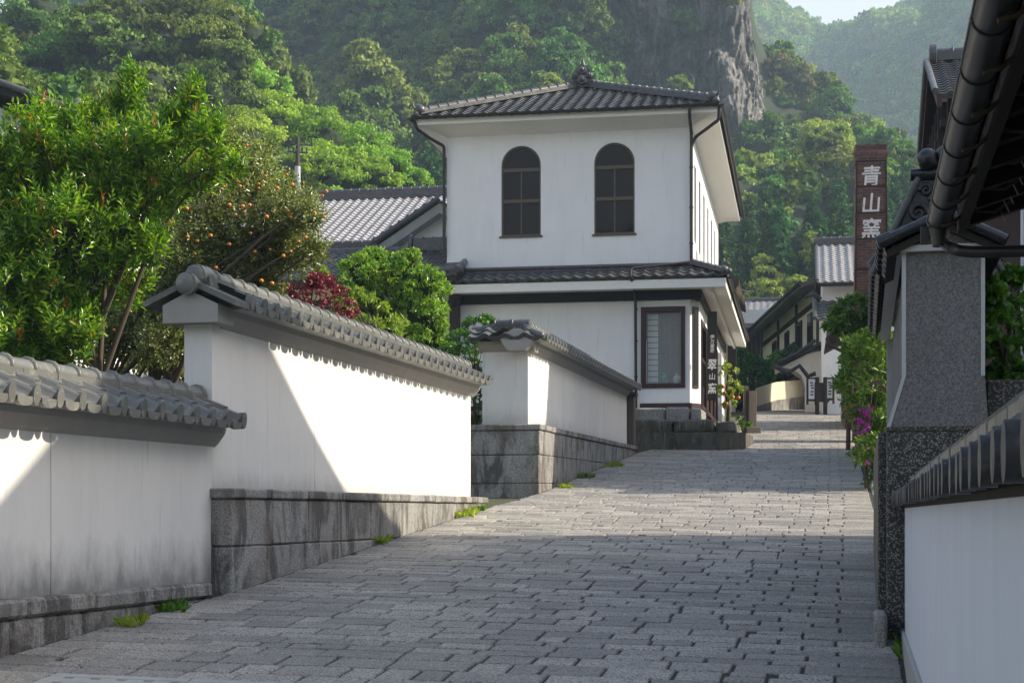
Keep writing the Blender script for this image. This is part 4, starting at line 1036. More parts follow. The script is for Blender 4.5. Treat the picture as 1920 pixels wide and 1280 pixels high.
# eave of the near building, seen from below, with half-round gutter
near=thing('near_house_eave',RH(-5,1.5,1.4),'deep black-brown eave with rafters of the near house overhead','house')
EO=P(1778,445,8.0); EF=Fr((EO.x,EO.y),(-.22,-1),(1,-.22)); zg=EO.z
mb=MB(); mb.hexa([EF(a_,b_,zg+.10+(b_-.05)*.30+dz) for dz in (0,.05) for b_ in (.05,2.6) for a_ in (-.05,7.6)])
for k in range(17):
    a_=.05+k*.45; mb.hexa([EF(a_+x,b_,zg+.10+(b_-.05)*.30+dz) for dz in (-.075,-.002) for b_ in (.10,2.5) for x in (0,.06)])
mb.hexa([EF(a_,b_,z_) for z_ in (zg+.02,zg+.13) for b_ in (.045,.085) for a_ in (-.05,7.6)])
mb.build('eave_boarding',MT['darkwood'],near)
mb=MB(); mb.fbox(EF,.3,7.6,1.25,1.5,-2.3,zg+.42); mb.build('wall',MT['darkwood'],near)
mb=MB(); V=EF(0,2.6,zg+.95)-EF(0,-.02,zg+.17); add_field(mb,tile_field(EF(-.1,-.02,zg+.17),EF.A,V,7.7,V.length,.27,.23,.036,.022,6)); mb.build('roof',MT['tile_black'],near,fix=False)
GR=.058
mb=MB(); p0=EF(0,-.045,zg+.075); p1=EF(7.4,-.045,zg+.075); mb.tube([p0,p1],GR,18,0,True,True,half=True,up=Vector((0,0,-1))); mb.tube([p0+EF.B*-GR,p1+EF.B*-GR],.006,6); mb.tube([p0+EF.B*GR,p1+EF.B*GR],.006,6)
mb.prism([p0+EF.B*GR*math.cos(math.pi*k/12)-Vector((0,0,GR*math.sin(math.pi*k/12))) for k in range(13)],EF.A*.01)
gm=mb.build('rain_gutter',MT['gutter'],near)
for k in range(9):
    mb=MB(); a_=.12+k*.55; c=EF(a_,-.045,zg+.075); pts=[c+EF.B*(GR+.003)*math.cos(t_)-Vector((0,0,(GR+.003)*math.sin(t_))) for t_ in [math.pi*(1-.1*q) for q in range(11)]]
    mb.tube(pts,.0035,6); mb.build('gutter_hook',MT['gutter'],gm)
    mb=MB(); c=EF(a_+.18,-.045,zg+.075); q=[c+EF.B*.0-Vector((0,0,GR+.012)),c+EF.B*.05-Vector((0,0,.058)),c+EF.B*.09-Vector((0,0,.025)),EF(a_+.18,.10,zg+.075),EF(a_+.18,.20,zg+.065),EF(a_+.18,.28,zg+.12)]
    mb.tube(q,.009,6); mb.build('gutter_bracket',plain('rusty_bracket_%d'%k,(.10,.07,.05),.7) if k==0 else bpy.data.materials['rusty_bracket_0'],gm)
pm=plain('pale_strip_tone',(.42,.41,.37),.5)
for k in range(15):
    mb=MB(); a_=.10+k*.22; mb.hexa([EF(a_+x,b_+bb_,z_) for (z_,b_) in ((zg+.055,.262),(zg+.115,.235)) for bb_ in (0,.006) for x in (0,.010)]); mb.build('pale_strip',pm,near)  # row of small pale slanting strips beneath the eave
pipe([EF(.10,-.045,zg+.05),EF(.10,-.045,zg-.045),EF(.12,.05,zg-.095),EF(.5,1.1,zg-.17)],.030,'downpipe','gutter',near)
mb=MB(); c=EF(.10,-.045,zg-.0); mb.tube([c+Vector((0,0,.03)),c-Vector((0,0,.06))],[.052,.036],14); mb.fbox(EF,-.02,.01,-.135,-.095,zg-.03,zg+.055); mb.build('hopper',MT['gutter'],near)

# planter and white building right of the grey wall end
mb=MB(); mb.fbox(RH,.4,.65,.62,2.6,-1.3,.98,0,.01); tag(mb.build('pebble_planter_wall',MT['pebble']),'low black pebble-faced planter wall right of the grey wall end','planter wall')
wb=thing('white_building',RH(4,4,-.9),'plain white plastered building rising behind the planter shrub','building')
mb=MB(); mb.fbox(RH,5.5,5.8,1.35,6,-1,3.3); mb.build('wall',MT['wallR'],wb)
mb=MB(); mb.hexa([RH(a_,b_,z_+dz) for dz in (0,.15) for (a_,z_) in ((5.2,3.25),(7,3.7)) for b_ in (1.2,6.5)]); mb.build('roof',MT['tile_black'],wb)

# ---- sunward house outside the picture: its gable throws the pointed shade on the left walls
S1=thing('gabled_house',(9.5,14,-.6),'tall gabled plaster house standing back from the street on the sunny side','house')
SX=7.1; FS=Fr((SX,0),(1,.0),(0,1))
def shz(y,x=SX): 
    l=.56+.71*(y-12.0)+(x+3.40)*.649; r_=1.61-.65*(y-15.85)+(x+2.35)*.649; return l,r_
RP=[(7.4,5.15),(9.5,6.1),(11.2,6.80),(12.0,7.22),(13.3,7.95),(14.55,8.85),(15.2,8.15),(15.85,7.60),(16.9,6.72),(17.9,5.95),(18.7,5.42),(19.3,5.10)]
mb=MB()
low=[(y,z-.14) for y,z in RP[1:-1]]
for x in (SX,SX+7): mb.poly([(x,RP[1][0],-2)]+[(x,y,z) for y,z in low]+[(x,RP[-2][0]+.25,low[-1][1]),(x,RP[-2][0]+.25,-2)])
for y,z in ((RP[1][0],low[0][1]),(RP[-2][0]+.25,low[-1][1])): mb.poly([(SX,y,-2),(SX+7,y,-2),(SX+7,y,z),(SX,y,z)])
mb.build('wall',MT['house'],S1,fix=False)
mb=MB()
for k in range(len(RP)-1): mb.hexa([(x,y,z+dz) for dz in (-.13,0) for (y,z) in (RP[k],RP[k+1]) for x in (SX-.25,SX+7.4)])
mb.build('roof',MT['tile_house'],S1)

# ---- brown two-storey gable house (upper right)
bh=thing('brown_house',(9,30.5,1),'tall brown timber house with small tiled gable roof high above the street','house')
BY,BZ=30.7,8.62; BX=(1737-CX)/F_PX*BY; FB=Fr((BX,BY),(1,-.2),(.2,1))
gable_walls(bh,FB,.25,9,-2.1,2.1,.4,7.4,8.35,MT['redwood'])
V=FB(0,0,BZ)-FB(0,-2.65,7.33); mb=MB(); add_field(mb,tile_field(FB(0.0,-2.65,7.33),FB.A,V,9.5,V.length,.27,.20,.04,.026,10)); V=FB(0,0,BZ)-FB(0,2.65,7.33); add_field(mb,tile_field(FB(0.0,2.65,7.33),FB.A,V,9.5,V.length,.27,.20,.04,.026,8)); r=mb.build('roof',MT['tile_house'],bh,fix=False)
mb=MB(); ridge(mb,FB(.2,0,BZ),FB(9.4,0,BZ),.26,2,.08,.10,.3); disc_end(mb,FB(.18,0,BZ+.15),-FB.A,(0,0,1),.14,.2,.12); mb.tube([FB(0,0,BZ+.02),FB(0,-2.7,7.38)],.06,8); mb.tube([FB(0,0,BZ+.02),FB(0,2.7,7.38)],.06,8); mb.build('ridge',MT['tile_house'],r)
mb=MB(); 
for sg_ in (-1,1): mb.hexa([FB(x,b_,z_+dz) for dz in (-.22,-.03) for (b_,z_) in ((sg_*2.65,7.33),(0,BZ)) for x in (.03,.12)]); mb.hexa([FB(x,b_,z_+dz) for dz in (-.08,-.03) for (b_,z_) in ((sg_*2.65,7.33),(0,BZ)) for x in (.12,9.3)])
mb.build('bargeboard',MT['redwood'],r)
mb=MB(); 
for k in range(5): mb.fbox(FB,.10,.25,-1.8+k*.85,-1.7+k*.85,3.5,7.4)
for z in (4.4,5.6,6.9): mb.fbox(FB,.13,.25,-2.1,2.1,z,z+.14)
mb.build('timber_frame',MT['darkwood'],bh)
for k in range(4):
    mb=MB(); mb.fbox(FB,.17,.245,-1.55+k*.85,-1.1+k*.85,5.9,6.6); mb.build('plaster_panel',MT['cream'],bh)
mb=MB(); mb.hexa([FB(x,b_,z_+dz) for dz in (0,.10) for (b_,z_) in ((-3.3,5.9),(-2.1,6.35)) for x in (.25,5)]); mb.build('canopy',MT['greywood'],bh)
mb=MB(); mb.fbox(FB,.55,1.6,-2.16,-2.1,6.45,6.75); mb.build('white_panel',MT['trim'],bh)
# hidden wing behind it, added and raised to shade road and garden wall
b2=thing('added_shade_wing',FB(5,6,1),'hidden brown timber wing added behind the tall gable house to shade the street','building')
FB2=Fr((BX+.9,BY+2.9),(.2,1),(1,-.2)); gable_walls(b2,FB2,0,6.3,.3,5,1,7.2,9.1,MT['redwood']); gable_roof_pair(b2,FB2,-.2,6.5,-.2,5.6,7.1,9.2,MT['tile_house'],ns=4)

# ---- brick chimney with white characters
ch=thing('brick_chimney',(9.43,42,1.9),'square old red brick chimney with three large white painted characters','chimney')
CF=Fr((P(1633,0,42).x-.385,42),(1,-.15)); zt=hz(300,0,0); zt=(HY-300)/F_PX*42
mb=MB(); 
def taper(F,z0,z1,w0,w1,ctr=.385): 
    return [F(ctr+sx*w_,ctr+sy*w_,z_) for z_,w_ in ((z0,w0),(z1,w1)) for sy in (-1,1) for sx in (-1,1)]
mb.hexa(taper(CF,1.5,zt,.45,.375)); 
mb.build('shaft',MT['brick'],ch)
mb=MB(); mb.hexa(taper(CF,zt-.02,zt+.14,.40,.43)); mb.hexa(taper(CF,zt+.141,zt+.26,.44,.40)); mb.hexa(taper(CF,zt+.261,zt+.38,.38,.42)); mb.build('cap',MT['brick'],ch)
mb=MB()
for z in (zt-.06,zt-.72,zt-1.42,zt-2.1,zt-2.9,zt-3.6): mb.hexa(taper(CF,z,z+.05,.385+(zt-z)*.009,.385+(zt-z)*.009))
for sx in (-1,1): mb.hexa([CF(.385+sx*(w_)+dx,.385-w_-.02+dy,z_) for z_,w_ in ((1.6,.45),(zt,.375)) for dy in (0,.03) for dx in (-.02,.02)])
mb.build('iron_band',plain('rusty_iron',(.045,.02,.015),.8),ch)
for cch,py in (('\u9752',360),('\u5c71',413),('\u7aaf',445)):
    py={'\u9752':342,'\u5c71':394,'\u7aaf':441}[cch]; z=(HY-py)/F_PX*41.6-.03; w_=.375+(zt-z)*.0085
    c=CF(.385,.385-w_-.008,0)
    FT=Fr(c[:2],(1,-.15)); text(cch,FT,0,z,.54,0,ch,MT['oldpaint'],.92,.016,seed=ord(cch),skew=.08)

# ---- white kura with tiled roof, beyond the chimney
ku=thing('white_storehouse',P(1575,760,64),'white plastered storehouse with steep pale tiled roof beyond the brick chimney','storehouse')
KX=P(1540,0,59.5).x; KF=Fr((KX,59.5),hr,hs)
zke,zkr=(HY-527)/F_PX*59,(HY-456)/F_PX*62.5
gable_walls(ku,KF,.05,7,.5,6.5,3.6,zke,zkr-.1,MT['house'])
gable_roof_pair(ku,KF,-.15,7.2,-.2,7.2,zke,zkr,MT['tile_light'],.30,8,rl=4)
mb=MB(); V=KF(0,.5,7.9)-KF(0,-1.0,7.05); add_field(mb,tile_field(KF(-.25,-1.0,7.05),hr,V,7,V.length,.33,.28,.04,.03,8)); mb.tube([KF(-.25,-1,7.1),KF(-.25,.5,7.95)],.08,8); mb.build('lower_roof',MT['tile_house'],ku,fix=False)
mb=MB(); mb.fbox(KF,.0,6,-.8,.4,3.6,7.0); mb.build('lower_wall',MT['house'],ku)
mb=MB(); mb.fbox(KF,-.03,-.0,1.2,1.9,5.2,6.2); mb.build('shutter',MT['darkwood'],ku)
mb=MB(); mb.fbox(KF,-.03,-.0,3.2,4.4,3.8,5.9); mb.build('shutter',MT['darkwood'],ku)
# curved plaster canopy on its street side
mb=MB(); 
pts=[KF(-1.5,1.0,5.5),KF(-1.1,1.0,5.45),KF(-.75,1.0,5.2),KF(-.55,1.0,4.7),KF(0,1.0,4.7),KF(0,1.0,6.1),KF(-.5,1.0,6.0)]
mb.prism(pts,hs*2.2,0,False); mb.fbox(KF,-.6,.0,1.0,3.1,3.7,4.75); mb.build('canopy_bracket',MT['house'],ku)
mb=MB(); mb.hexa([KF(a_,b_,z_+dz) for dz in (0,.12) for (a_,z_) in ((-1.75,5.45),(.1,6.35)) for b_ in (.6,3.6)]); mb.tube([KF(-1.6,.55,5.65),KF(-.9,.55,5.95),KF(-.2,.5,6.45)],.07,8)
mb.tube([KF(-1.7,.5,5.5),KF(-1.2,.4,5.25),KF(-.8,.45,5.5),KF(-.5,.4,5.1),KF(-.2,.4,5.2)],.09,7)
mb.build('canopy_roof',MT['tile_black'],ku)
pipe([KF(.0,-.1,7.9),KF(-.2,-.1,8.1),KF(-.6,-.1,8.0)],.06,'gutter_end','pipe',ku)

# ---- cream house with balconies
cr=thing('cream_balcony_house',P(1480,760,74),'cream two-storey house with dark wooden balconies along its street side','house')
P0=P(1536,0,68); P1=P(1432,0,86); CRF=Fr((P0.x,P0.y),(P1.x-P0.x,P1.y-P0.y),(1,.1)); LC=(Vector(P1)-Vector(P0)).length
mb=MB(); mb.fbox(CRF,0,LC-.5,0,6,4.0,9.7); mb.build('wall',MT['cream'],cr)
mb=MB(); mb.hexa([CRF(a_,b_,z_+dz) for dz in (-.12,.08) for (b_,z_) in ((-1.0,9.5),(3,11.0)) for a_ in (-.9,LC+1.2)]); mb.hexa([CRF(a_,b_,z_+dz) for dz in (-.12,.08) for (b_,z_) in ((7,9.35),(3,11.0)) for a_ in (-.9,LC+1.2)])
mb.tube([CRF(-.95,-1.0,9.6),CRF(LC+1.2,-1.0,9.6)],.09,8)
mb.build('roof',MT['tile_black'],cr)
mb=MB()
for a_ in (.0,6.0,12.0): mb.fbox(CRF,a_,a_+.22,-.10,0,4,9.6)
mb.fbox(CRF,0,LC-.5,-.08,0,8.9,9.1); mb.build('timber_frame',MT['darkwood'],cr)
for a_ in (1.6,4.6,8.6,13):
    mb=MB(); mb.fbox(CRF,a_,a_+1.2,-.08,0,6.8,8.7); f=mb.build('window',MT['darkwood'],cr); mb=MB(); mb.fbox(CRF,a_+.1,a_+1.1,-.10,-.081,6.9,8.6); mb.build('pane',MT['glass'],f)
for (c0_,c1_) in ((.6,5.2),(6.8,13.5)):
    mb=MB(); mb.fbox(CRF,c0_,c1_,-1.0,0,6.25,6.4); mb.fbox(CRF,c0_,c1_,-1.02,-.94,7.2,7.3); mb.fbox(CRF,c0_,c1_,-1.0,-.96,6.65,6.95)
    x=c0_
    while x<c1_: mb.fbox(CRF,x,x+.06,-1.0,-.95,6.4,7.2); x+=.42
    mb.hexa([CRF(x+a_*0,b_,z_) for z_,b0_ in ((5.7,-.1),(6.25,-.9)) for b_ in (b0_,0) for x in (c0_+.1,c1_-.1)])
    mb.build('balcony',MT['darkwood'],cr)
mb=MB(); mb.hexa([CRF(a_,b_,z_+dz) for dz in (0,.12) for (b_,z_) in ((-2.6,5.1),(0,6.0)) for a_ in (0,LC)]); mb.build('lower_roof',MT['darkwood'],cr)

# ---- dark timber house and pale tile roofs at the end of the street
dk=thing('dark_timber_house',P(1400,765,92),'dark weathered timber house at the end of the street','house')
DF=Fr((P(1368,0,90).x,90),(1,.1)); mb=MB(); mb.fbox(DF,-3,3.0,0,6,4.5,10.4); mb.build('wall',MT['darkwood'],dk)
mb=MB(); 
for k in range(24): mb.fbox(DF,-3+k*.25,-3+k*.25+.03,-.04,0,4.5,10.3)
mb.fbox(DF,-3,3.2,-.5,0,7.6,7.75); mb.fbox(DF,-3,3.2,-.5,-.45,8.3,8.4); mb.build('board_battens',MT['greywood'],dk)
mb=MB(); mb.hexa([DF(a_,b_,z_+dz) for dz in (0,.2) for (b_,z_) in ((-1.2,10.3),(3,11.6)) for a_ in (-4,3.6)]); mb.hexa([DF(a_,b_,z_+dz) for dz in (0,.15) for (b_,z_) in ((-1.6,7.0),(0,7.7)) for a_ in (-3.5,3.2)]); mb.build('roof',MT['tile_house'],dk)
g1=thing('grey_tiled_house',P(1400,700,104),'distant house whose pale grey tile roof faces the street','house')
GF=Fr((P(1368,0,100).x,100),hr,hs); z_=(HY-610)/F_PX*99; z2=(HY-563)/F_PX*104
gable_walls(g1,GF,-3,3.8,1,9,4,z_,z2,MT['house']); gable_roof_pair(g1,GF,-3.5,4.3,0,10,z_,z2,MT['tile_light'],.42,4,rl=3)
g2=thing('brownish_tiled_house',P(1395,700,125),'small far house with brownish tile roof behind the grey one','house')
GF=Fr((P(1365,0,120).x,120),hr,hs); z_=(HY-572)/F_PX*120; z2=(HY-557)/F_PX*123
gable_walls(g2,GF,-2,2.4,.5,6,4,z_,z2,MT['cream']); gable_roof_pair(g2,GF,-2.4,2.6,0,6,z_,z2,tilemat('brown_tile',(.22,.17,.14),.5),.42,4,rl=2)
# brown gable end peeking out behind the white house
g3=thing('brown_gable_house',H(1.5,19,2),'brown gable end of a house just behind the white house','house')
G3=Fr(H(-.75,17.5,0)[:2],hs,-hr); gable_walls(g3,G3,0,7,-.9,4,2.5,8.6,9.6,MT['cream']); 
mb=MB(); mb.hexa([G3(a_,b_,z_+dz) for dz in (0,.25) for (b_,z_) in ((-1.3,8.0),(2,9.5)) for a_ in (-.4,7.2)]); mb.hexa([G3(a_,b_,z_+dz) for dz in (0,.25) for (b_,z_) in ((5.2,8.0),(2,9.5)) for a_ in (-.4,7.2)]); mb.build('roof',MT['redwood'],g3)
mb=MB(); mb.fbox(G3,-.25,0,-1.2,-.9,4,8.2); mb.fbox(G3,-.25,-.1,-1.2,2,6.2,6.5); mb.build('timber_frame',MT['darkwood'],g3)

# ---- boundary wall, signs, posts
bw=thing('cream_boundary_wall',P(1465,765,68),'curved cream boundary wall on a rough stone footing at the bend','wall')
pA,pB,pC=P(1418,0,63),P(1455,0,67),P(1512,0,69)
mb=MB(); st_=MB()
tops=[(HY-727)/F_PX*63,(HY-716)/F_PX*67,(HY-711)/F_PX*69]; bots=[(HY-762)/F_PX*63,(HY-750)/F_PX*67,(HY-742)/F_PX*69]
for i,(q0,q1) in enumerate(((pA,pB),(pB,pC))):
    q0=Vector((q0.x,q0.y,0));q1=Vector((q1.x,q1.y,0)); dy=Vector((0,.3,0))
    mb.hexa([p+dd+Vector((0,0,z)) for zs in ((bots[i],bots[i+1]),(tops[i],tops[i+1])) for dd in (Vector((0,0,0)),dy) for p,z in ((q0,zs[0]),(q1,zs[1]))])
    st_.hexa([p+dd+Vector((0,0,z)) for zs in ((2.8,2.8),(bots[i]-.004,bots[i+1]-.004)) for dd in (Vector((0,-.12,0)),dy) for p,z in ((q0,zs[0]),(q1,zs[1]))])
mb.build('plaster',MT['cream'],bw); st_.build('stone_footing',MT['granite'],bw)
def asign(px,d,lab,wd,ht,tilt,pyb):
    p=P(px,0,d); z0=(HY-pyb)/F_PX*d; F=Fr((p.x,p.y),(1,tilt)); t_=thing('standing_sign',(p.x,p.y,z0),lab,'sign')
    mb=MB(); mb.fbox(F,0,.06,0,.08,z0,z0+ht); mb.fbox(F,wd-.06,wd,0,.08,z0,z0+ht); mb.fbox(F,.06,wd-.06,0,.08,z0+ht-.06,z0+ht); mb.fbox(F,.06,wd-.06,0,.08,z0+.12,z0+.2); mb.build('frame',MT['black'],t_)
    mb=MB(); mb.fbox(F,.06,wd-.06,-.01,.05,z0+.2,z0+ht-.06); mb.build('panel',plain('pale_sign_panel',(.48,.52,.56),.6),t_)
    mb=MB(); 
    for k,(a_,z_) in enumerate(((.45,.78),(.5,.68),(.55,.58),(.5,.45),(.48,.34))): mb.fbox(F,wd*a_-.05,wd*a_+.06,-.018,-.011,z0+ht*z_,z0+ht*z_+.05)
    mb.build('lettering',MT['black'],t_)
asign(1513,58,'framed standing sign with pale panel by the cream boundary wall',.36,.98,.1,758)
asign(1548,56,'tilted standing sign with white panel before the white storehouse',.30,.92,-.5,757)
mb=MB(); GP=Fr((P(1530,0,58).x,58),(1,.1)); 
for k in range(2): mb.fbox(GP,k*.3,k*.3+.12,0,.12,3.5,4.9)
mb.fbox(GP,-.05,.5,.02,.08,4.0,4.7); tag(mb.build('dark_gate',MT['darkwood']),'dark wooden gate leaf between the two standing signs','gate')
def post(px,d,lab,wd,ht,pyb):
    p=P(px,0,d); z0=(HY-pyb)/F_PX*d; F=Fr((p.x,p.y),(1,.2)); mb=MB(); mb.fbox(F,0,wd,0,wd,z0-.2,z0+ht,0,.012); mb.fbox(F,-.1,wd+.1,-.1,wd+.1,z0-.3,z0+.10,0,.02)
    tag(mb.build('wooden_post',MT['greywood']),lab,'post','wooden posts beside the planting bed')
post(1404,46,'thick weathered wooden post on a stone block by the street',.24,1.12,806); post(1396,49.5,'thin dark wooden post behind the thick one',.13,1.1,790); 
mb=MB(); p=P(1366,0,49); mb.fbox(Fr((p.x,p.y),(1,.2)),0,.5,0,.06,3.0,3.07); tag(mb.build('wooden_rail',MT['greywood']),'low wooden rail joining the post to the planting bed','rail')
mb=MB(); p=P(1345,0,46.5); mb.fbox(Fr((p.x,p.y),(1,.25)),0,.75,0,.6,2.3,2.65,0,.04,.02); mb.fbox(Fr((p.x,p.y),(1,.25)),.35,1.0,.5,1.1,2.3,2.58,0,.04,.02); tag(mb.build('planting_bed',MT['granite']),'small stone-edged planting bed at the foot of the orange tree','planting bed')
# hanging banner and dark entry roof near the shrubs
mb=MB(); p=P(1648,0,30); BF=Fr((p.x,p.y),(1,.1)); z0=(HY-668)/F_PX*30; mb.fbox(BF,0,.18,0,.02,z0,z0+.42,0); mb.fbox(BF,0,.18,-.004,0,z0+.26,z0+.36,1); tag(mb.build('hanging_banner',[MT['red'],MT['yellow']]),'small red and yellow banner hanging among the right-hand shrubs','banner')
sh=thing('wooden_shed',P(1590,760,50),'low brown shed with plank wall and gutter below the brick chimney','shed')
SF=Fr((P(1572,0,48).x,48),hr,hs)
mb=MB(); mb.fbox(SF,.2,3,0,5,2.4,5.4); mb.build('wall',MT['brownwood'],sh)
mb=MB(); mb.hexa([SF(a_,b_,z_+dz) for dz in (0,.12) for (a_,z_) in ((-.35,5.25),(1.6,6.3)) for b_ in (-.4,5.4)]); mb.hexa([SF(a_,b_,z_+dz) for dz in (0,.12) for (a_,z_) in ((3.5,5.25),(1.6,6.3)) for b_ in (-.4,5.4)]); mb.build('roof',MT['greywood'],sh)
pipe([SF(-.35,-.3,5.2),SF(-.3,-.3,5.0),SF(.15,-.05,4.8),SF(.15,-.05,2.8)],.05,'downpipe','pipe',sh)

# ---- utility poles
def upole(px,d,ytop,lab,h,r,arms):
    p=P(px,ytop,d); t_=thing('utility_pole',(p.x,p.y,p.z-h),lab,'utility pole')
    mb=MB(); mb.tube([(p.x,p.y,p.z-h),(p.x,p.y,p.z-h*.14)],[r*1.2,r],12); mb.build('pole',plain('pale_concrete_pole_%d'%px,(.42,.43,.44),.8),t_)
    mb=MB(); mb.tube([(p.x,p.y,p.z-h*.14),(p.x,p.y,p.z)],[r*.8,r*.7],10); mb.build('pole_top',MT['pipe'],t_)
    mb=MB()
    for (dz,L) in arms:
        mb.tube([(p.x-L,p.y,p.z-dz),(p.x+L,p.y+.3,p.z-dz+.02)],.035,6)
        for s_ in (-1,-.5,.5,1): mb.tube([(p.x+L*s_,p.y,p.z-dz),(p.x+L*s_,p.y,p.z-dz+.16)],.04,6)
    mb.build('crossarm',MT['gutter'],t_); return p
p=upole(558,62,258,'pale concrete utility pole rising above the citrus tree',8,.11,[(.25,.55),(.55,.35)])
for k,(tx,ty,td) in enumerate(((470,297,50),(440,305,50),(480,292,50))):
    q=P(tx,ty,td); mb=MB(); n=8; a_=p-Vector((.3*k-.3,0,.25)); mb.tube([a_.lerp(q,i/n)-Vector((0,0,.25*math.sin(math.pi*i/n))) for i in range(n+1)],.012,4)
    tag(mb.build('power_cable',MT['gutter']),['upper','lower','middle'][k]+' pale cable running left from the pole above the citrus tree','cable','cables from the utility pole')
for k,(q0,q1) in enumerate(((P(1345,515,80),P(1433,540,118)),(P(1433,545,118),P(1560,560,70)),(P(1345,540,80),P(1433,556,118)))):
    mb=MB(); mb.tube([q0.lerp(q1,i/8)-Vector((0,0,.5*math.sin(math.pi*i/8))) for i in range(9)],.03,4); tag(mb.build('power_cable',MT['gutter']),['upper cable between the white house and the small far pole','cable from the small far pole to the white storehouse','lower cable between the white house and the small far pole'][k],'cable','cables from the far pole')
upole(1433,118,531,'small far utility pole above the grey tiled roofs',9,.13,[(.3,.7),(.8,.7),(1.4,.5)])

# ================================================================== GARDEN PLANTS
def lobes_px(L,d,jit=.5,seed=1,sy=1.0):
    r=random.Random(seed); out=[]
    for (px,py,pr) in L:
        dd=d+r.uniform(-jit,jit); p=P(px,py,dd); out.append((p.x,p.y,p.z,pr/F_PX*dd))
    return out
def inside_any(pts,lobes,shrink=.8):
    C=np.array([l[:3] for l in lobes]);R=np.array([l[3] for l in lobes]); D=np.linalg.norm(pts[:,None]-C[None],axis=2)/R[None]; return (D<shrink).any(1)
def shoots(lobes,nsh,nlf,length,ll,lw,upb=.9,spread=.9,inner=.35):
    """leafy shoots: leaves set round a short stem that grows outward and up"""
    C=np.array([l[:3] for l in lobes]);R=np.array([l[3] for l in lobes]); pr=R**2/np.sum(R**2)
    i=rg.choice(len(lobes),nsh,p=pr); d=rdir(nsh); rad=R[i]*np.where(rg.random(nsh)<inner,rg.uniform(.35,.85,nsh),rg.uniform(.85,1.05,nsh))
    tip=C[i]+d*rad[:,None]; ax=nrm(d*.7+np.array([0,0,upb])+rg.normal(size=(nsh,3))*.25)
    t=np.linspace(0,1,nlf); tt=np.tile(t,nsh); I=np.repeat(np.arange(nsh),nlf)
    L_=(length*rg.uniform(.7,1.3,nsh))[I]; pos=tip[I]+ax[I]*((tt-.7)*L_)[:,None]
    u=nrm(np.cross(ax,np.array([.3,.5,.1]))); v=np.cross(ax,u); a=(np.tile(np.arange(nlf),nsh)*2.4+np.repeat(rg.random(nsh)*6,nlf)); out=u[I]*np.cos(a)[:,None]+v[I]*np.sin(a)[:,None]
    la=nrm(out*spread*(1.15-.6*tt[:,None])+ax[I]*.75+rg.normal(size=(len(tt),3))*.15)
    s=rg.uniform(.7,1.2,len(tt))*(1-.35*tt)
    return leaf_arrays(pos,la,nrm(ax[I]*.8-out*.3+rg.normal(size=(len(tt),3))*.25),ll*s,lw*s,.18,.5),tip,ax
def add_shoot_stems(mb,tips,ax,length,every=3,r=.004):
    for k in range(0,len(tips),every):
        mb.tube([tips[k]-ax[k]*length*.9,tips[k]+ax[k]*length*.3],[r,r*.5],4,0,False)

# --- photinia
PL=[(-70,250,90),(60,225,55),(20,300,90),(395,250,45),(430,300,32),(380,330,40),(-60,360,150),(60,340,105),(170,320,120),(270,290,95),(330,260,60),(120,450,150),(240,430,85),(20,560,130),(120,590,85),(200,520,80),(215,215,50),(245,140,26),(238,175,32),(368,165,22),(362,195,28),(350,220,40),(105,215,32),(60,240,30),(90,660,45),(20,660,60),(-90,560,150),(300,350,80),(150,210,28)]
PLw=lobes_px(PL,15.6,.35,4)
ph=thing('leafy_shrub',P(120,760,15.6)-Vector((0,0,1.2)),'tall glossy bright green shrub with red shoot tips behind the lowest garden wall','shrub')
SUB=[]; rr=random.Random(41)
for l in PLw:
    for _ in range(9):
        d_=Vector((rr.gauss(0,1),rr.gauss(0,1),rr.gauss(0,1))).normalized(); SUB.append((l[0]+d_.x*l[3]*.72,l[1]+d_.y*l[3]*.72,l[2]+d_.z*l[3]*.72,l[3]*rr.uniform(.22,.42)))
Q,tips,ax=shoots(SUB,3600,13,.24,.108,.033,inner=.35); Qi,_,_=shoots(PLw,1500,12,.24,.10,.03,inner=1.0); Q=np.concatenate([Q,Qi])
o=mesh_from_quads('foliage',Q,L_PHOT,ph,origin=wl(ph))
Qr,_,_=shoots(SUB,330,8,.12,.068,.019,1.2,.6,0)
mesh_from_quads('red_shoots',Qr,L_RED,ph,origin=wl(ph))
mb=MB(); add_shoot_stems(mb,tips,ax,.3,4)
branches(mb,wl(ph)+Vector((.5,0,0)),[Vector(l[:3]) for l in PLw[:12]],.06,seed=2,trunk_top=P(160,560,15.6)); branches(mb,wl(ph)+Vector((-.8,.2,0)),[Vector(l[:3]) for l in PLw[5:]],.05,seed=5,trunk_top=P(60,560,15.8))
mb.build('stems',MT['bark'],ph)
CL=[(395,290,70),(470,320,62),(350,330,55),(540,390,58),(580,400,32),(470,420,88),(380,410,75),(540,460,62),(590,470,30),(430,500,75),(345,480,60),(500,520,42),(420,255,28),(365,250,25),(300,560,50),(250,600,60),(300,640,50),(180,640,45),(330,590,45)]
CLw=lobes_px(CL,18.6,.45,6)
ct=thing('citrus_tree',P(330,720,18.6)-Vector((0,0,1.6)),'citrus tree with many small orange fruits and dull green leaves behind the gabled garden wall','citrus tree')
Q,tips,ax=shoots(CLw,5200,9,.20,.070,.028,.45,1.1,.45)
mesh_from_quads('foliage',Q,L_CITR,ct,origin=wl(ct))
mb=MB(); add_shoot_stems(mb,tips,ax,.35,4,.004)
branches(mb,wl(ct)+Vector((-.3,0,.1)),[Vector(l[:3])+Vector((0,-.1,.1)) for l in CLw[:14]],.07,seed=3,trunk_top=P(290,600,18.6)); branches(mb,wl(ct)+Vector((.2,.2,.1)),[Vector(l[:3]) for l in CLw[2:]],.055,seed=8,trunk_top=P(340,600,18.7)); branches(mb,wl(ct)+Vector((-.9,.2,.1)),[Vector(l[:3]) for l in CLw[4:16]],.045,seed=12,trunk_top=P(190,600,18.5))
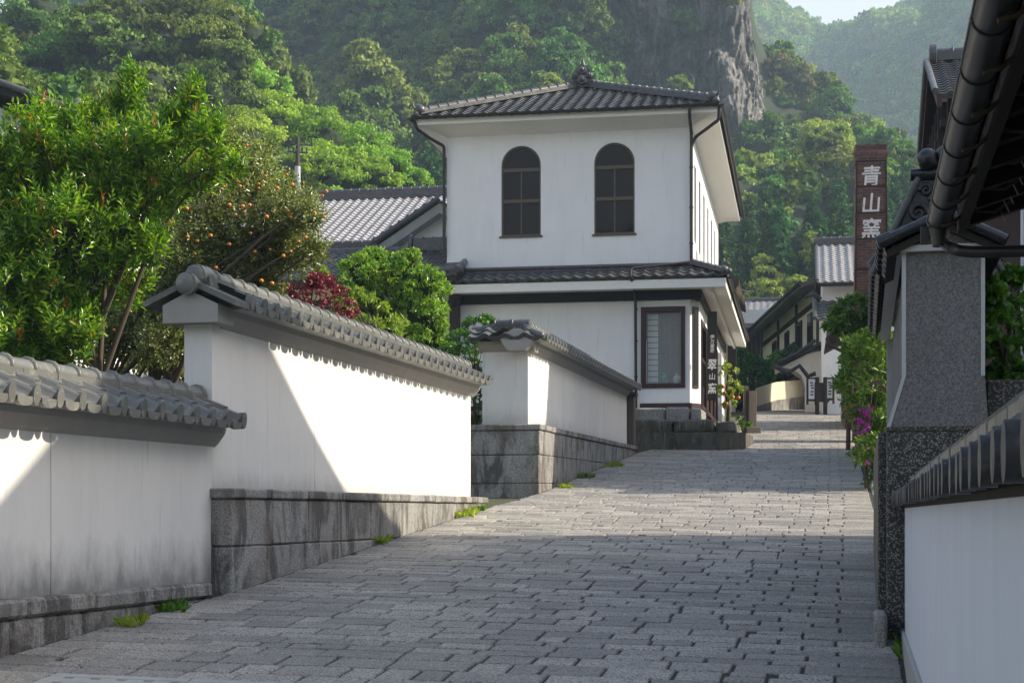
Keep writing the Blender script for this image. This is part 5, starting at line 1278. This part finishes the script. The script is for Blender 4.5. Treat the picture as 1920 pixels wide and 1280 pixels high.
mb.build('trunk',MT['bark'],ct)
fr0=None; rr=random.Random(21); k=0
fruit_px=[(383,245),(363,250),(395,262),(437,283),(463,275),(442,302),(458,298),(410,310),(384,335),(352,302),(393,307),(447,343),(485,347),(450,352),(520,356),(548,350),(612,362),(604,370),(485,355),(498,333),(538,330),(430,388),(455,390),(468,388),(458,400),(442,405),(500,410),(540,398),(545,410),(590,402),(420,352),(350,395),(608,410),(395,445),(352,447),(370,455),(365,478),(430,462),(478,475),(506,470),(531,483),(545,474),(405,505),(490,530),(510,535),(573,448),(212,548),(214,621),(211,648),(235,467),(265,440),(340,560),(470,440),(560,455),(400,290)]
for (px,py) in fruit_px:
    p=P(px,py,18.6-.45-rr.uniform(0,.25))
    if fr0 is None:
        mb=MB(); mb.ball((0,0,0),.030,8); me_=mb.build('fruit',MT['orange'],None); fr0=me_.data; bpy.data.objects.remove(me_)
    o=link('fruit',fr0,ct); o.location=p-wl(ct); s=rr.uniform(.48,.85); o.scale=(s,s,s*.92)
# palm blades between the two
pa=thing('palm',P(350,300,21)-Vector((0,0,3)),'pale yellow-green palm fronds poking up between shrub and citrus','palm')
n=26; base=np.array(P(348,262,21)); a=np.linspace(-.7,.9,n); ax_=np.stack([np.sin(a),rg.normal(size=n)*.15,np.cos(a)],1)
mesh_from_quads('fronds',leaf_arrays(np.repeat(base[None],n,0)+rg.normal(size=(n,3))*.03,ax_,rdir(n),rg.uniform(.35,.6,n),.035,.05),L_YEL,pa,origin=wl(pa))
mb=MB(); mb.tube([wl(pa),P(348,262,21)],.09,8); mb.build('trunk',MT['bark'],pa)

def bush(name,L,d,lab,cat,mat,n,size,jit=.3,seed=1,aspect=.5,per=26,subr=.32,group=None,stem=True,rand=.6,upper=-.5,base_z=None):
    Lw=lobes_px(L,d,jit,seed); p0=P(L[0][0],L[0][1],d); zb_=base_z if base_z is not None else min(l[2]-l[3] for l in Lw)
    t_=thing(name,Vector((p0.x,p0.y,zb_)),lab,cat,group)
    ns=max(4,int(n/len(Lw)/per)); pos,out=clump_points(Lw,ns,per,subr,1.0,upper)
    mesh_from_quads('foliage',foliage_quads(pos,out,size,aspect,rand),mat,t_,origin=wl(t_))
    if stem:
        mb=MB(); branches(mb,wl(t_),[Vector(l[:3]) for l in Lw],.04*max(1,d/25),seed=seed,trunk_top=Vector((p0.x,p0.y,p0.z-.2)),n=5); mb.build('stems',MT['bark'],t_)
    return t_
bush('dark_garden_hedge',[(100,470,95),(200,440,85),(30,420,95),(290,470,60),(150,370,70),(30,600,80),(120,620,80),(210,600,75),(290,590,70),(340,640,60),(60,700,70),(170,690,70),(270,690,70),(330,520,55),(-60,640,90)],20.5,'dark shaded evergreen hedge behind the citrus and the glossy shrub','hedge',L_CITR,26000,.085,.4,31,base_z=-.5)
# clipped topiary: dense small leaves on a box-like dome
TL=[]; rr=random.Random(8)
for (px,py) in ((655,545),(650,590),(665,515),(700,500),(735,498),(770,505),(800,525),(812,560),(812,600),(800,640),(760,640),(700,650),(660,620),(700,560),(745,555),(780,585),(720,610),(690,600)): TL.append((px+rr.uniform(-8,8),py+rr.uniform(-6,6),rr.uniform(26,40)))
TLw=lobes_px(TL,29,.7,3); tp=thing('clipped_bush',P(730,700,29),'large clipped bush with bright green leaves behind the gabled garden wall','bush')
pos,out=clump_points(TLw,28,52,.34,.95,-.6); Q=foliage_quads(pos,out,.072,.45,.65)
Q2,tips,ax=shoots(TLw,500,7,.12,.060,.022,1.0,.9,0); mesh_from_quads('foliage',np.concatenate([Q,Q2]),L_TOP,tp,origin=wl(tp))
mesh_from_quads('shade_core',core_quads([(l[0],l[1]+.35,l[2],l[3]) for l in TLw],.85,1.0),MT['core'],tp,origin=wl(tp))  # dark core behind the leaves, the bush's inner shade put into its colour
mb=MB(); branches(mb,wl(tp)-Vector((0,0,.5)),[Vector(l[:3]) for l in TLw[:5]],.05,seed=4,trunk_top=P(730,640,29)); mb.build('stems',MT['bark'],tp)
bush('maroon_shrub',[(580,575,42),(620,575,42),(555,560,28),(600,545,32),(640,590,30),(590,530,16),(560,590,35)],24.5,'dark maroon-red leaved shrub in front of the clipped round bush','shrub',L_MAROON,9000,.05,seed=3)
bush('light_green_shrub',[(690,585,28),(710,600,26),(665,570,24),(735,615,24),(600,520,14)],25.5,'small light yellow-green shrub with long leaves beside the maroon one','shrub',L_YEL,1500,.11,seed=5,aspect=.25)
bush('garden_shrub',[(890,620,26),(910,610,18),(870,650,32),(850,670,26),(905,650,28),(880,700,30),(885,750,26),(880,800,24),(890,850,24),(885,900,20)],27.3,'leafy green shrub in the gap between the two higher garden walls','shrub',L_SHRUB,7500,.06,seed=6,base_z=0.2)
# small orange tree in front of the shop
ot=bush('small_orange_tree',[(1365,700,18),(1375,730,16),(1358,735,14),(1368,755,12)],46,'little orange tree in the planting bed next to the shop wall','citrus tree',L_YEL,900,.10,.2,7,base_z=2.6)
for (px,py) in ((1359,740),(1374,748),(1385,749),(1362,760),(1356,728)):
    o=link('fruit',fr0,ot); o.location=P(px,py,45.6)-wl(ot); o.scale=(1.8,1.8,1.8)
bush('low_bed_plant',[(1385,795,14),(1400,800,10),(1370,800,9)],45.5,'low leafy plant at the foot of the little orange tree','plant',L_SHRUB,600,.08,.2,7,stem=False)
# right-hand roadside shrubs
bush('roadside_shrub',[(1625,690,42),(1600,720,30),(1650,720,46),(1600,660,26),(1640,650,34),(1622,770,40),(1650,790,44),(1640,850,38),(1660,890,36),(1655,820,40)],26.5,'leafy green shrub beside the grey wall end, reaching over the paving','shrub',L_SHRUB,9000,.11,.5,9,aspect=.28,base_z=.4)
bush('dark_roadside_shrub',[(1590,590,28),(1610,580,26),(1640,600,26),(1570,620,22),(1610,620,28)],36,'darker green bush in front of the brick chimney base','shrub',L_SHRUB,3500,.13,.5,10,base_z=1.4)
pf=bush('flowering_plant',[(1640,830,24),(1632,860,18),(1645,800,22)],27.5,'magenta-flowered creeper hanging at the right edge of the paving','plant',L_SHRUB,1500,.08,.3,11,base_z=.4,stem=False)
n=60; c=np.array([P(*(q),26.2) for q in [(rnd.gauss(1620,7),rnd.uniform(765,870)) for _ in range(n)]]); mesh_from_quads('flowers',foliage_quads(np.repeat(c,4,0)+rg.normal(size=(n*4,3))*.02,rdir(n*4),.06,.8,1),L_PURP,pf,origin=wl(pf))
n=90; c=np.array([P(rnd.gauss(1606,7),rnd.uniform(735,760),29) for _ in range(n)]); t_=thing('straw_grass',P(1605,790,29),'tuft of dry straw-coloured grass below the roadside shrub','grass tuft'); mesh_from_quads('blades',leaf_arrays(c,np.stack([rg.normal(size=n)*.35,rg.normal(size=n)*.2,-np.ones(n)],1),rdir(n),.45,.02,.02),L_STRAW,t_,origin=wl(t_))
bush('yard_shrub',[(1470,690,30),(1500,690,22),(1450,700,20),(1490,672,18)],71,'sunlit shrub spilling over the cream boundary wall','shrub',L_SHRUB,3200,.20,.5,12)
bush('dark_yard_bush',[(1400,720,34),(1375,700,26),(1425,700,24),(1390,680,20)],66,'dark bush in deep shade behind the wooden posts','bush',L_CEDAR,2600,.22,.5,13)
bush('planter_shrub',[(1890,640,60),(1860,600,34),(1920,590,40),(1870,690,44),(1915,700,50),(1860,545,20),(1900,520,16)],12.9,'broad-leaved shrub growing in the pebble planter right of the grey wall end','shrub',L_SHRUB,2600,.075,.2,14,aspect=.75)
# weeds along the walls
def weeds(pts,lab,grp='weed tufts along the paving'):
    for i,(px,py,d,s) in enumerate(pts):
        p=P(px,py,d); n=int(130*s); c=np.array(p)+np.clip(rg.normal(size=(n,3)),-1.5,1.5)*np.array([.07,.14,.012])*s
        c[:,2]=np.array([gz(y) for y in c[:,1]])+.0
        ax_=nrm(np.stack([rg.normal(size=n)*.8,rg.normal(size=n)*.8,np.ones(n)],1)); Q=leaf_arrays(c,ax_,rdir(n),rg.uniform(.05,.11,n)*(.7+.3*s),.035,.1)
        o=mesh_from_quads('weed',Q-0,L_YEL if i%2==0 else L_SHRUB,None,origin=np.array(p)); o.location=p
        tag(o,lab[i],'weed',grp)
weeds([(862,968,22.0,2.0),(893,962,22.8,1.2),(705,1026,18.6,1.5),(603,1060,17,.6),(250,1190,12.4,.8),(330,1165,13.2,.8),(1060,910,27,.9),(1100,890,29.5,1.2),(1150,868,33,1.4)],
 ['largest bright weed tuft at the foot of the gabled garden wall','bright weed tuft at the far end of the gabled wall base','green weed tuft in shade at the middle of the gabled wall base','tiny weed tuft in a paving joint below the gabled wall base','weed tuft by the base of the lowest garden wall','weed tuft near the step between the two stone bases','weed tuft at the sunny corner of the highest granite base','weed tuft in shade along the highest granite base','weed tuft near the far end of the highest granite base'])
mb=[]; n=900; yy=rg.uniform(10.8,19,n); xx=np.array([right_x(y) for y in yy])+rg.normal(size=n)*.05+.06
c=np.stack([xx,yy,np.array([gz(y) for y in yy])-.01],1); ax_=nrm(np.stack([rg.normal(size=n)*.7-.3,rg.normal(size=n)*.6,np.ones(n)],1))
tag(mesh_from_quads('roadside_grass',leaf_arrays(c,ax_,rdir(n),rg.uniform(.05,.13,n),.03,.1),L_SHRUB,None),'green weeds and grass in the gutter under the pebble base','grass',kind='stuff')

# ================================================================== HILLS
def ni(x,pts): return np.interp(x,[p[0] for p in pts],[p[1] for p in pts])
def fbm(x,y,s,o=4,seed=0):
    r=np.random.default_rng(seed); v=np.zeros_like(x,float); a=1.0
    for k in range(o):
        for _ in range(3):
            th=r.random()*6.28; ph_=r.random()*6.28; f=(2**k)/s*r.uniform(.8,1.3); v+=a*np.sin((x*np.cos(th)+y*np.sin(th))*f*6.28+ph_)/3
        a*=.5
    return v
def hA(x,y):
    x=np.asarray(x,float);y=np.asarray(y,float)
    up=np.clip(-x-1-(y-95)*.10,0,60); return 6.0+up*.60+np.clip(y-80,0,60)*.05-np.clip(80-y,0,20)*.25*np.minimum(1,up/5)+fbm(x,y,25,3,1)*1.0
def hB(x,y):
    x=np.asarray(x,float);y=np.asarray(y,float)
    yf=110+np.clip(-x,0,200)*.85; yc=np.where(x>15,225,225+(15-x)*1.25); t=np.clip((y-yf)/(yc-yf),0,1.25)
    hm=ni(960+3000*x/np.maximum(y,60),[(-900,.62),(1300,.62),(1370,.40),(1400,.32),(1440,.268),(1530,.246),(1590,.222),(1640,.208),(1700,.196),(1725,.178),(1760,.14),(1850,.10),(2400,.06),(4000,.04)])*np.maximum(y,60)
    z=6.5+(118-6.5)*(t**1.5)+fbm(x,y,60,4,2)*4.5*np.clip(t*3,0,1)
    z=np.minimum(z,hm+fbm(x,y,22,3,5)*1.2)
    sm=np.clip((x-6)/8,0,1)*np.clip((44-x)/6,0,1)*np.clip((222-y)/14,0,1); z=z+(np.minimum(z,25+.2*(y-120))-z)*sm
    back=np.clip(y-yc-25,0,200); return z-back*.35
def hC(x,y):
    x=np.asarray(x,float);y=np.asarray(y,float)
    cr=ni(x*700/np.maximum(y,1),[(-300,260),(60,245),(100,232),(137,207),(160,213),(187,221),(205,226),(260,232),(400,150)])
    t=np.clip((y-330)/(700-330),0,1.0); z=22+(cr-22)*(t**1.05)
    z+= (fbm(x,y,170,4,7)*22)*np.sin(np.clip(t,0,1)*3.14)**.7
    sp=np.exp(-((x-150-(y-330)*.12)/40)**2)*30*np.sin(np.clip(t,0,1)*3.14); return z+sp-np.clip(y-700,0,300)*.6
def hill(name,fn,xr,yr,nx,ny,mat):
    X,Y=np.meshgrid(np.linspace(*xr,nx),np.linspace(*yr,ny)); Z=fn(X,Y); V=np.stack([X,Y,Z],2).reshape(-1,3)
    i=np.arange((ny-1)*(nx-1)); r_=i//(nx-1); c_=i%(nx-1); a=r_*nx+c_; Fs=np.stack([a,a+1,a+nx+1,a+nx],1)
    me=bpy.data.meshes.new(name); me.from_pydata(V.tolist(),[],Fs.tolist()); me.materials.append(mat); me.polygons.foreach_set('use_smooth',[True]*len(Fs))
    return tag(link(name,me),kind='structure')
hill('hill_behind',lambda x,y: -4+np.clip((-y-70)/150,0,1)*(57+fbm(x,y,90,4,21)*12+fbm(x,y,14,3,22)*2.5)-np.clip(-y-230,0,90)*.4,(-220,220),(-320,-70),110,60,MT['floor'])
hill('hill_slope',hA,(-130,-1),(66,170),60,50,MT['floor']); hill('mountain',hB,(-260,140),(108,420),110,110,MT['floor']); hill('far_mountain',hC,(-100,420),(330,900),100,90,MT['floor'])
# cliff: weathered columnar rock wall standing out of the mountain
def cliff(name,px,ztop,zbot,y0,seed,amp=2.2,lean=.28,nu=260,nv=200):
    u=np.linspace(0,1,nu); v=np.linspace(0,1,nv); U,Vv=np.meshgrid(u,v); X=px[0]+(px[1]-px[0])*U
    Z=zbot(U)+(ztop(U)-zbot(U))*Vv
    Y=y0(U)+Z*lean
    s=seed; colw=fbm(X*1.0,Z*.22,9,5,s)*.8+.5*np.abs(fbm(X,Z*.15,2.6,3,s+1))+.45*fbm(X,Z,5,4,s+8)+.25*np.round(fbm(X,Z*.4,4,2,s+9)*2)/2; led=fbm(Z*1.0,X*.3,9,4,s+2)*.8
    Y=Y+colw*amp+led*amp*.7; X=X+fbm(Z,X,20,3,s+3)*.8
    V=np.stack([X,Y,Z],2).reshape(-1,3); i=np.arange((nv-1)*(nu-1)); r_=i//(nu-1); c_=i%(nu-1); a=r_*nu+c_
    me=bpy.data.meshes.new(name); me.from_pydata(V.tolist(),[],np.stack([a,a+1,a+nu+1,a+nu],1).tolist()); me.materials.append(MT['rock'])
    return tag(link(name,me),kind='structure')
cliff('cliff_face',(10,33.5),lambda u:102+u*0,lambda u:48-u*10,lambda u:190-12*np.sin(u*2.6)+np.clip(u-.72,0,1)*70,3,3.0,.22)
cliff('cliff_face',(-38,-2),lambda u:112+u*0,lambda u:84+u*0,lambda u:228-22*u,9,3.5,.16,110,60)

# tree prototypes (built once, copied)
def mk_broad(nl,sz,mat,seed,trunk=True,flat=.75,wide=1.0,per=24,nsub=9):
    r=random.Random(seed); L=[]
    for k in range(nl):
        a=r.uniform(0,6.28); q=r.uniform(0,1)**.6; z=r.uniform(0,1)
        L.append((math.cos(a)*q*2.6*wide*(1-.35*z),math.sin(a)*q*2.6*wide*(1-.35*z),3.2+z*5.0,r.uniform(1.1,1.9)*(1-.2*z)))
    L.append((0,0,5.4,2.4))
    root=thing('broadleaf_tree',(0,0,0),None,'tree'); pos,out=clump_points(L,nsub,per,.42,.8,-.55)
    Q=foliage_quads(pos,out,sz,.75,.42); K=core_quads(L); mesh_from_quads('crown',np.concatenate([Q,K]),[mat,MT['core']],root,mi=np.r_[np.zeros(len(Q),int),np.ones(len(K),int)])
    if trunk:
        mb=MB(); branches(mb,(0,0,-2.5),[Vector(l[:3]) for l in L[:7]],.28,seed=seed,trunk_top=(0,0,5.5),n=5); mb.build('trunk',MT['treebark'],root)
    return root
def mk_cedar(n,sz,seed,mat):
    root=thing('cedar_tree',(0,0,0),None,'tree'); r=np.random.default_rng(seed); H_=12.0
    nb=int(n/16); h=1-np.sqrt(r.random(nb))*.985; a=r.random(nb)*6.28; R_=(.06+(1-h)**.9*2.15)*r.uniform(.7,1.12,nb)
    I=np.repeat(np.arange(nb),16); t_=np.tile(np.linspace(.25,1,16),nb)+r.normal(size=nb*16)*.04
    rad=R_[I]*t_; z=1.0+h[I]*(H_-1)-rad*.28+r.normal(size=len(I))*.12; aa=a[I]+r.normal(size=len(I))*.16
    pos=np.stack([rad*np.cos(aa),rad*np.sin(aa),z],1); out=np.stack([np.cos(aa),np.sin(aa),np.full(len(I),.7)],1)
    no=nrm(out+r.normal(size=(len(I),3))*.45); ax_=nrm(np.stack([np.cos(aa),np.sin(aa),np.full(len(I),-.3)],1)+r.normal(size=(len(I),3))*.4); s=sz*r.uniform(.6,1.3,len(I))*(1.1-.5*h[I])
    mesh_from_quads('crown',leaf_arrays(pos,ax_,no,s,s*.7,.1,.45),mat,root)
    mb=MB(); mb.tube([(0,0,-2),(0,0,5),(0,0,11.6)],[.18,.10,.02],7); mb.build('trunk',MT['treebark'],root); return root
protoN=[mk_broad(11,.21,L_BROAD,s,per=80,nsub=18) for s in (1,2,3)]; protoL=[mk_broad(12,.19,L_LIME,s,per=85,nsub=18,wide=1.1) for s in (4,5,6)]
protoF=[mk_broad(11,.34,L_BROAD,s,per=60,nsub=17) for s in (7,8,9)]; protoG=[mk_broad(10,.30,L_GOLD,s,per=56,nsub=15) for s in (10,11)]; protoW=[mk_broad(8,.42,L_BROWN,s,per=26,nsub=11) for s in (12,)]
protoC=[mk_cedar(10500,.42,s,L_CEDAR) for s in (1,2,3)]
used=set(); rt=random.Random(77); ALLT=[]
def put(pr,x,y,z,sc,label,group):
    p=rt.choice(pr)
    sz=(sc*rt.uniform(.92,1.08),sc*rt.uniform(.92,1.08),sc*rt.uniform(.9,1.15))
    if p not in used: used.add(p); p.location=(x,y,z); p.rotation_euler=(0,0,rt.uniform(0,6.28)); p.scale=sz; p['label']=label; p['group']=group; return p
    return copy_thing(p,(x,y,z),rt.uniform(0,6.28),sz,label,group)
def vis(x,y,z,m=8): 
    px=CX+F_PX*x/y; py=HY-F_PX*z/y; return -250<px<2000 and -260<py<1000
# A: near left slope. Trees stand so that their tops draw the slope's outline
def putpx(pr,px,pytop,d,sc,label,group,top=9.6):
    x=(px-CX)/F_PX*d; zt=(HY-pytop)/F_PX*d; return put(pr,x,d,zt-top*sc,sc,label,group)
GA='bright fresh-green trees on the near slope'; LA='bright fresh-green broadleaf tree on the near slope above the storehouse roof'
for (px,py,d,sc) in ((470,130,104,1.05),(520,165,102,1.0),(575,195,100,1.0),(630,225,98,1.0),(690,262,96,.95),(735,300,94,.8),(560,240,94,1.0),(620,280,92,.95),(680,310,90,.85),(480,215,96,1.05),(510,290,90,1.0),(590,330,86,.8),(440,180,98,1.0),(430,290,90,1.0),(650,345,84,.6),(720,350,86,.55)):
    putpx(protoL,px,py,d,sc,LA,GA)
GD='dark green trees on the upper near slope'; LD='dense mid-green broadleaf tree on the high ground above the red-tipped shrub'
for (px,py,d,sc) in ((300,-60,112,1.5),(400,-40,116,1.3),(230,-20,108,1.3),(350,60,104,1.35),(150,-50,116,1.3),(420,110,100,1.0),(270,120,98,1.2),(180,90,100,1.1),(380,190,92,1.05),(300,230,88,1.0),(60,-60,124,1.3),(100,40,112,1.1),(420,30,108,1.1)):
    putpx(protoN,px,py,d,sc,LD,GD)
GO='olive and brownish trees at the top left'; LO='olive-brown broadleaf tree high on the left slope beside the darker ones'
for (px,py,d,sc) in ((20,60,118,1.1),(70,55,120,.9),(130,120,112,.8),(30,110,110,1.0),(90,150,104,.8)): putpx(protoW,px,py,d,sc,LO,GO)
putpx(protoF,505,45,135,1.2,'flat layered dark tree standing alone between the near slope and the mountain','trees before the mountain'); putpx(protoF,700,80,170,1.5,'tall sunlit tree on the mountain foot above the clipped bush','trees before the mountain'); putpx(protoF,690,165,160,1.3,'rounded sunlit tree just right of the near slope','trees before the mountain')
# trees just behind the main roof
putpx(protoG,1035,128,150,.9,'pale yellow-green tree showing left of the white house ridge ornament','trees behind the white house roof'); putpx(protoG,1130,135,152,.8,'pale yellow-green tree showing right of the white house ridge ornament','trees behind the white house roof')
# landmark flowering tree and golden ones low down
putpx(protoG,1432,268,156,1.25,'pale yellow-green flowering tree between the white house and the chimney','trees below the cliff'); putpx(protoG,1488,318,153,.85,'smaller pale flowering tree on the flank of the larger one','trees below the cliff')
for (px,py,d,sc) in ((1405,325,150,1.15),(1458,345,147,1.05),(1420,380,144,.9),(1385,370,146,.9)): putpx(protoG,px,py,d,sc,'pale yellow-green tree massed under the large flowering tree below the cliff','pale trees below the cliff')
putpx(protoG,1440,488,118,.75,'golden-green tree just above the far grey roofs','golden trees above the roofs'); putpx(protoG,1475,500,116,.6,'small golden-green tree left of the white storehouse roof','golden trees above the roofs'); putpx(protoG,1530,440,120,.55,'golden-green tree top touching the white storehouse ridge','golden trees above the roofs')
GC='cedars on the lower mountainside'; LCd='dark pointed cedar standing in the plantation on the lower mountainside'
for k in range(120):
    d=rt.uniform(116,166); px=rt.uniform(1330,1760); yb=525-(d-116)*3.9+rt.uniform(-22,22)
    if 1350<px<1525 and d>134: yb=max(yb,rt.uniform(475,500))
    putpx(protoC,px,yb-85,d,rt.uniform(.9,1.25),LCd,GC,12)
for k in range(26):
    d=rt.uniform(120,150); px=rt.uniform(740,850); putpx(protoC,px,rt.uniform(245,345),d,rt.uniform(.9,1.2),LCd,GC,12)
GM='broadleaf trees covering the mountainside'; LM='green broadleaf tree in the forest covering the mountain below and beside the cliff'
placed=[]
def rocky(x,y,z):
    px=CX+F_PX*x/y; py=HY-F_PX*z/y
    if 1150<px<1445 and py<150: return .995
    if 1325<px<1460 and 130<=py<275: return .97
    if 1150<px<1330 and 130<=py<200: return .8
    if 600<px<860 and -50<py<40: return .3
    if 950<px<1190 and py<150: return .25
    return 0
tries=0
while len(placed)<255 and tries<9000:
    tries+=1; x=rt.uniform(-95,92); y=rt.uniform(125,330); z=float(hB(x,y)); px=CX+F_PX*x/y; py=HY-F_PX*(z+6)/y
    if not(360<px<1760 and -120<py<520): continue
    if 850<px<1290 and py>170: continue
    if px<760 and py>330: continue
    yc=225 if x>15 else 225+(15-x)*1.25
    if px>1300 and y<182 and py>270: continue
    if 1330<px<1550 and y<185: continue
    if y>yc+12: continue
    if rt.random()<max(rocky(x,y,z+4),rocky(x,y,z+0)): continue
    if any((x-a)**2+(y-b)**2<(3.9)**2 for a,b in placed): continue
    placed.append((x,y)); pr=protoF if rt.random()<.86 else (protoG if x>20 and rt.random()<.4 else protoW)
    put(pr,x,y,z-3.0,rt.uniform(.75,1.25),{id(protoF):LM,id(protoG):'pale yellow-green crowned tree dotted among the darker mountainside trees',id(protoW):'brownish crowned tree dotted among the green mountainside trees'}[id(pr)],GM)
# undergrowth and far forest: one scattered mass each (geometry nodes)
def scatter(name,pts,protos,smin,smax,label,kindlabel='forest'):
    me=bpy.data.meshes.new(name); me.from_pydata([tuple(p) for p in pts],[],[]); o=link(name,me)
    col=bpy.data.collections.new(name+'_source')
    for p in protos: col.objects.link(p)
    ng=bpy.data.node_groups.new(name,'GeometryNodeTree'); ng.interface.new_socket('Geometry',in_out='INPUT',socket_type='NodeSocketGeometry'); ng.interface.new_socket('Geometry',in_out='OUTPUT',socket_type='NodeSocketGeometry')
    gi=ng.nodes.new('NodeGroupInput'); go=ng.nodes.new('NodeGroupOutput'); ci=ng.nodes.new('GeometryNodeCollectionInfo'); ci.inputs['Collection'].default_value=col; ci.inputs['Separate Children'].default_value=True; ci.inputs['Reset Children'].default_value=True
    ip=ng.nodes.new('GeometryNodeInstanceOnPoints'); ip.inputs['Pick Instance'].default_value=True
    r1=ng.nodes.new('FunctionNodeRandomValue'); r1.data_type='FLOAT'; r1.inputs[2].default_value=smin; r1.inputs[3].default_value=smax
    r2=ng.nodes.new('FunctionNodeRandomValue'); r2.data_type='FLOAT_VECTOR'; r2.inputs[0].default_value=(0,0,0); r2.inputs[1].default_value=(.2,.2,6.28)
    l=ng.links.new; l(gi.outputs[0],ip.inputs['Points']); l(ci.outputs[0],ip.inputs['Instance']); l(r1.outputs[1],ip.inputs['Scale']); l(r2.outputs[0],ip.inputs['Rotation']); l(ip.outputs[0],go.inputs[0])
    m_=o.modifiers.new('scatter','NODES'); m_.node_group=ng; tag(o,label,kindlabel,kind='stuff'); return o
def blob(name,nl,n,size,mat,seed,R=4.0):
    r=random.Random(seed); L=[(r.uniform(-1,1)*R*.5,r.uniform(-1,1)*R*.5,r.uniform(.2,.8)*R,r.uniform(.3,.5)*R) for _ in range(nl)]
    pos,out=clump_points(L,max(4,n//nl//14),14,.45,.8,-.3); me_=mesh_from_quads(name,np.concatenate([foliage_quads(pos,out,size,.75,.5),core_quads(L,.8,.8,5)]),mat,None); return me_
src=[]
for i,(m_,s_) in enumerate(((L_BROAD,1),(L_BROAD,2),(L_LIME,3),(L_BROAD,4))):
    o=blob('far_crown',5,900,.85,m_,s_+30,4.6); COL.objects.unlink(o); src.append(o)
n=9000; Y=330+(900-330)*rg.random(n)**.8*.68; X=rg.uniform(.10,.34,n)*Y; pts=np.stack([X,Y,hC(X,Y)-1.2],1)
scatter('far_forest',pts,src,.7,1.35,'hazy far forest covering the distant mountain')
src2=[]
for i,(m_,s_) in enumerate(((L_BROAD,1),(L_BROAD,2),(L_CEDAR,3))):
    o=blob('low_bush',4,520,.42,m_,s_+50,1.7); COL.objects.unlink(o); src2.append(o)
n=5200; X=rg.uniform(-110,95,n); Y=rg.uniform(112,330,n); Z=hB(X,Y); px_=CX+F_PX*X/Y; py_=HY-F_PX*Z/Y
keep=(px_>330)&(px_<1800)&(py_>-120)&~((px_>1165)&(px_<1445)&(py_<150)&(rg.random(n)<.98))&~((px_>1325)&(px_<1460)&(py_<275)&(rg.random(n)<.93)); pts=np.stack([X,Y,Z-.4],1)[keep]
nc_=130; cx_=rg.uniform(8,34,nc_); cz_=rg.uniform(45,100,nc_); cy_=178+np.clip((cx_-27)/6,0,1)*18+cz_*.22; cm=rg.random(nc_)<np.where((cx_>23)&(cx_<33),.16,.30); pts=np.concatenate([pts,np.stack([cx_,cy_,cz_],1)[cm]])
scatter('undergrowth',pts,src2,.8,1.7,'dense undergrowth between the trees of the mountainside','undergrowth')
n=1500; X=rg.uniform(-60,-1,n); Y=rg.uniform(78,140,n); pts=np.stack([X,Y,hA(X,Y)-.3],1); src3=[]
for i in (1,2):
    o=blob('slope_bush',5,1500,.2,L_BROAD,i+70,1.7); COL.objects.unlink(o); src3.append(o)
scatter('slope_undergrowth',pts,src3,.7,1.5,'dense undergrowth between the trees of the near left slope','undergrowth')

# ================================================================== HAZE
mb=MB(); x0,x1,y0,y1,z0,z1=-950,950,-60,950,-8,290
mb.hexa([(x,y,z) for z in (z0,z1) for y in (y0,y1) for x in (x0,x1)])
m=bpy.data.materials.new('haze_air'); m.use_nodes=True; t=m.node_tree; t.nodes.clear(); out=t.nodes.new('ShaderNodeOutputMaterial'); v=t.nodes.new('ShaderNodeVolumePrincipled')
v.inputs['Color'].default_value=(.60,.80,1,1); v.inputs['Density'].default_value=.0007; v.inputs['Anisotropy'].default_value=.2; t.links.new(v.outputs[0],out.inputs['Volume'])
hz_=mb.build('haze',m); tag(hz_,kind='stuff')
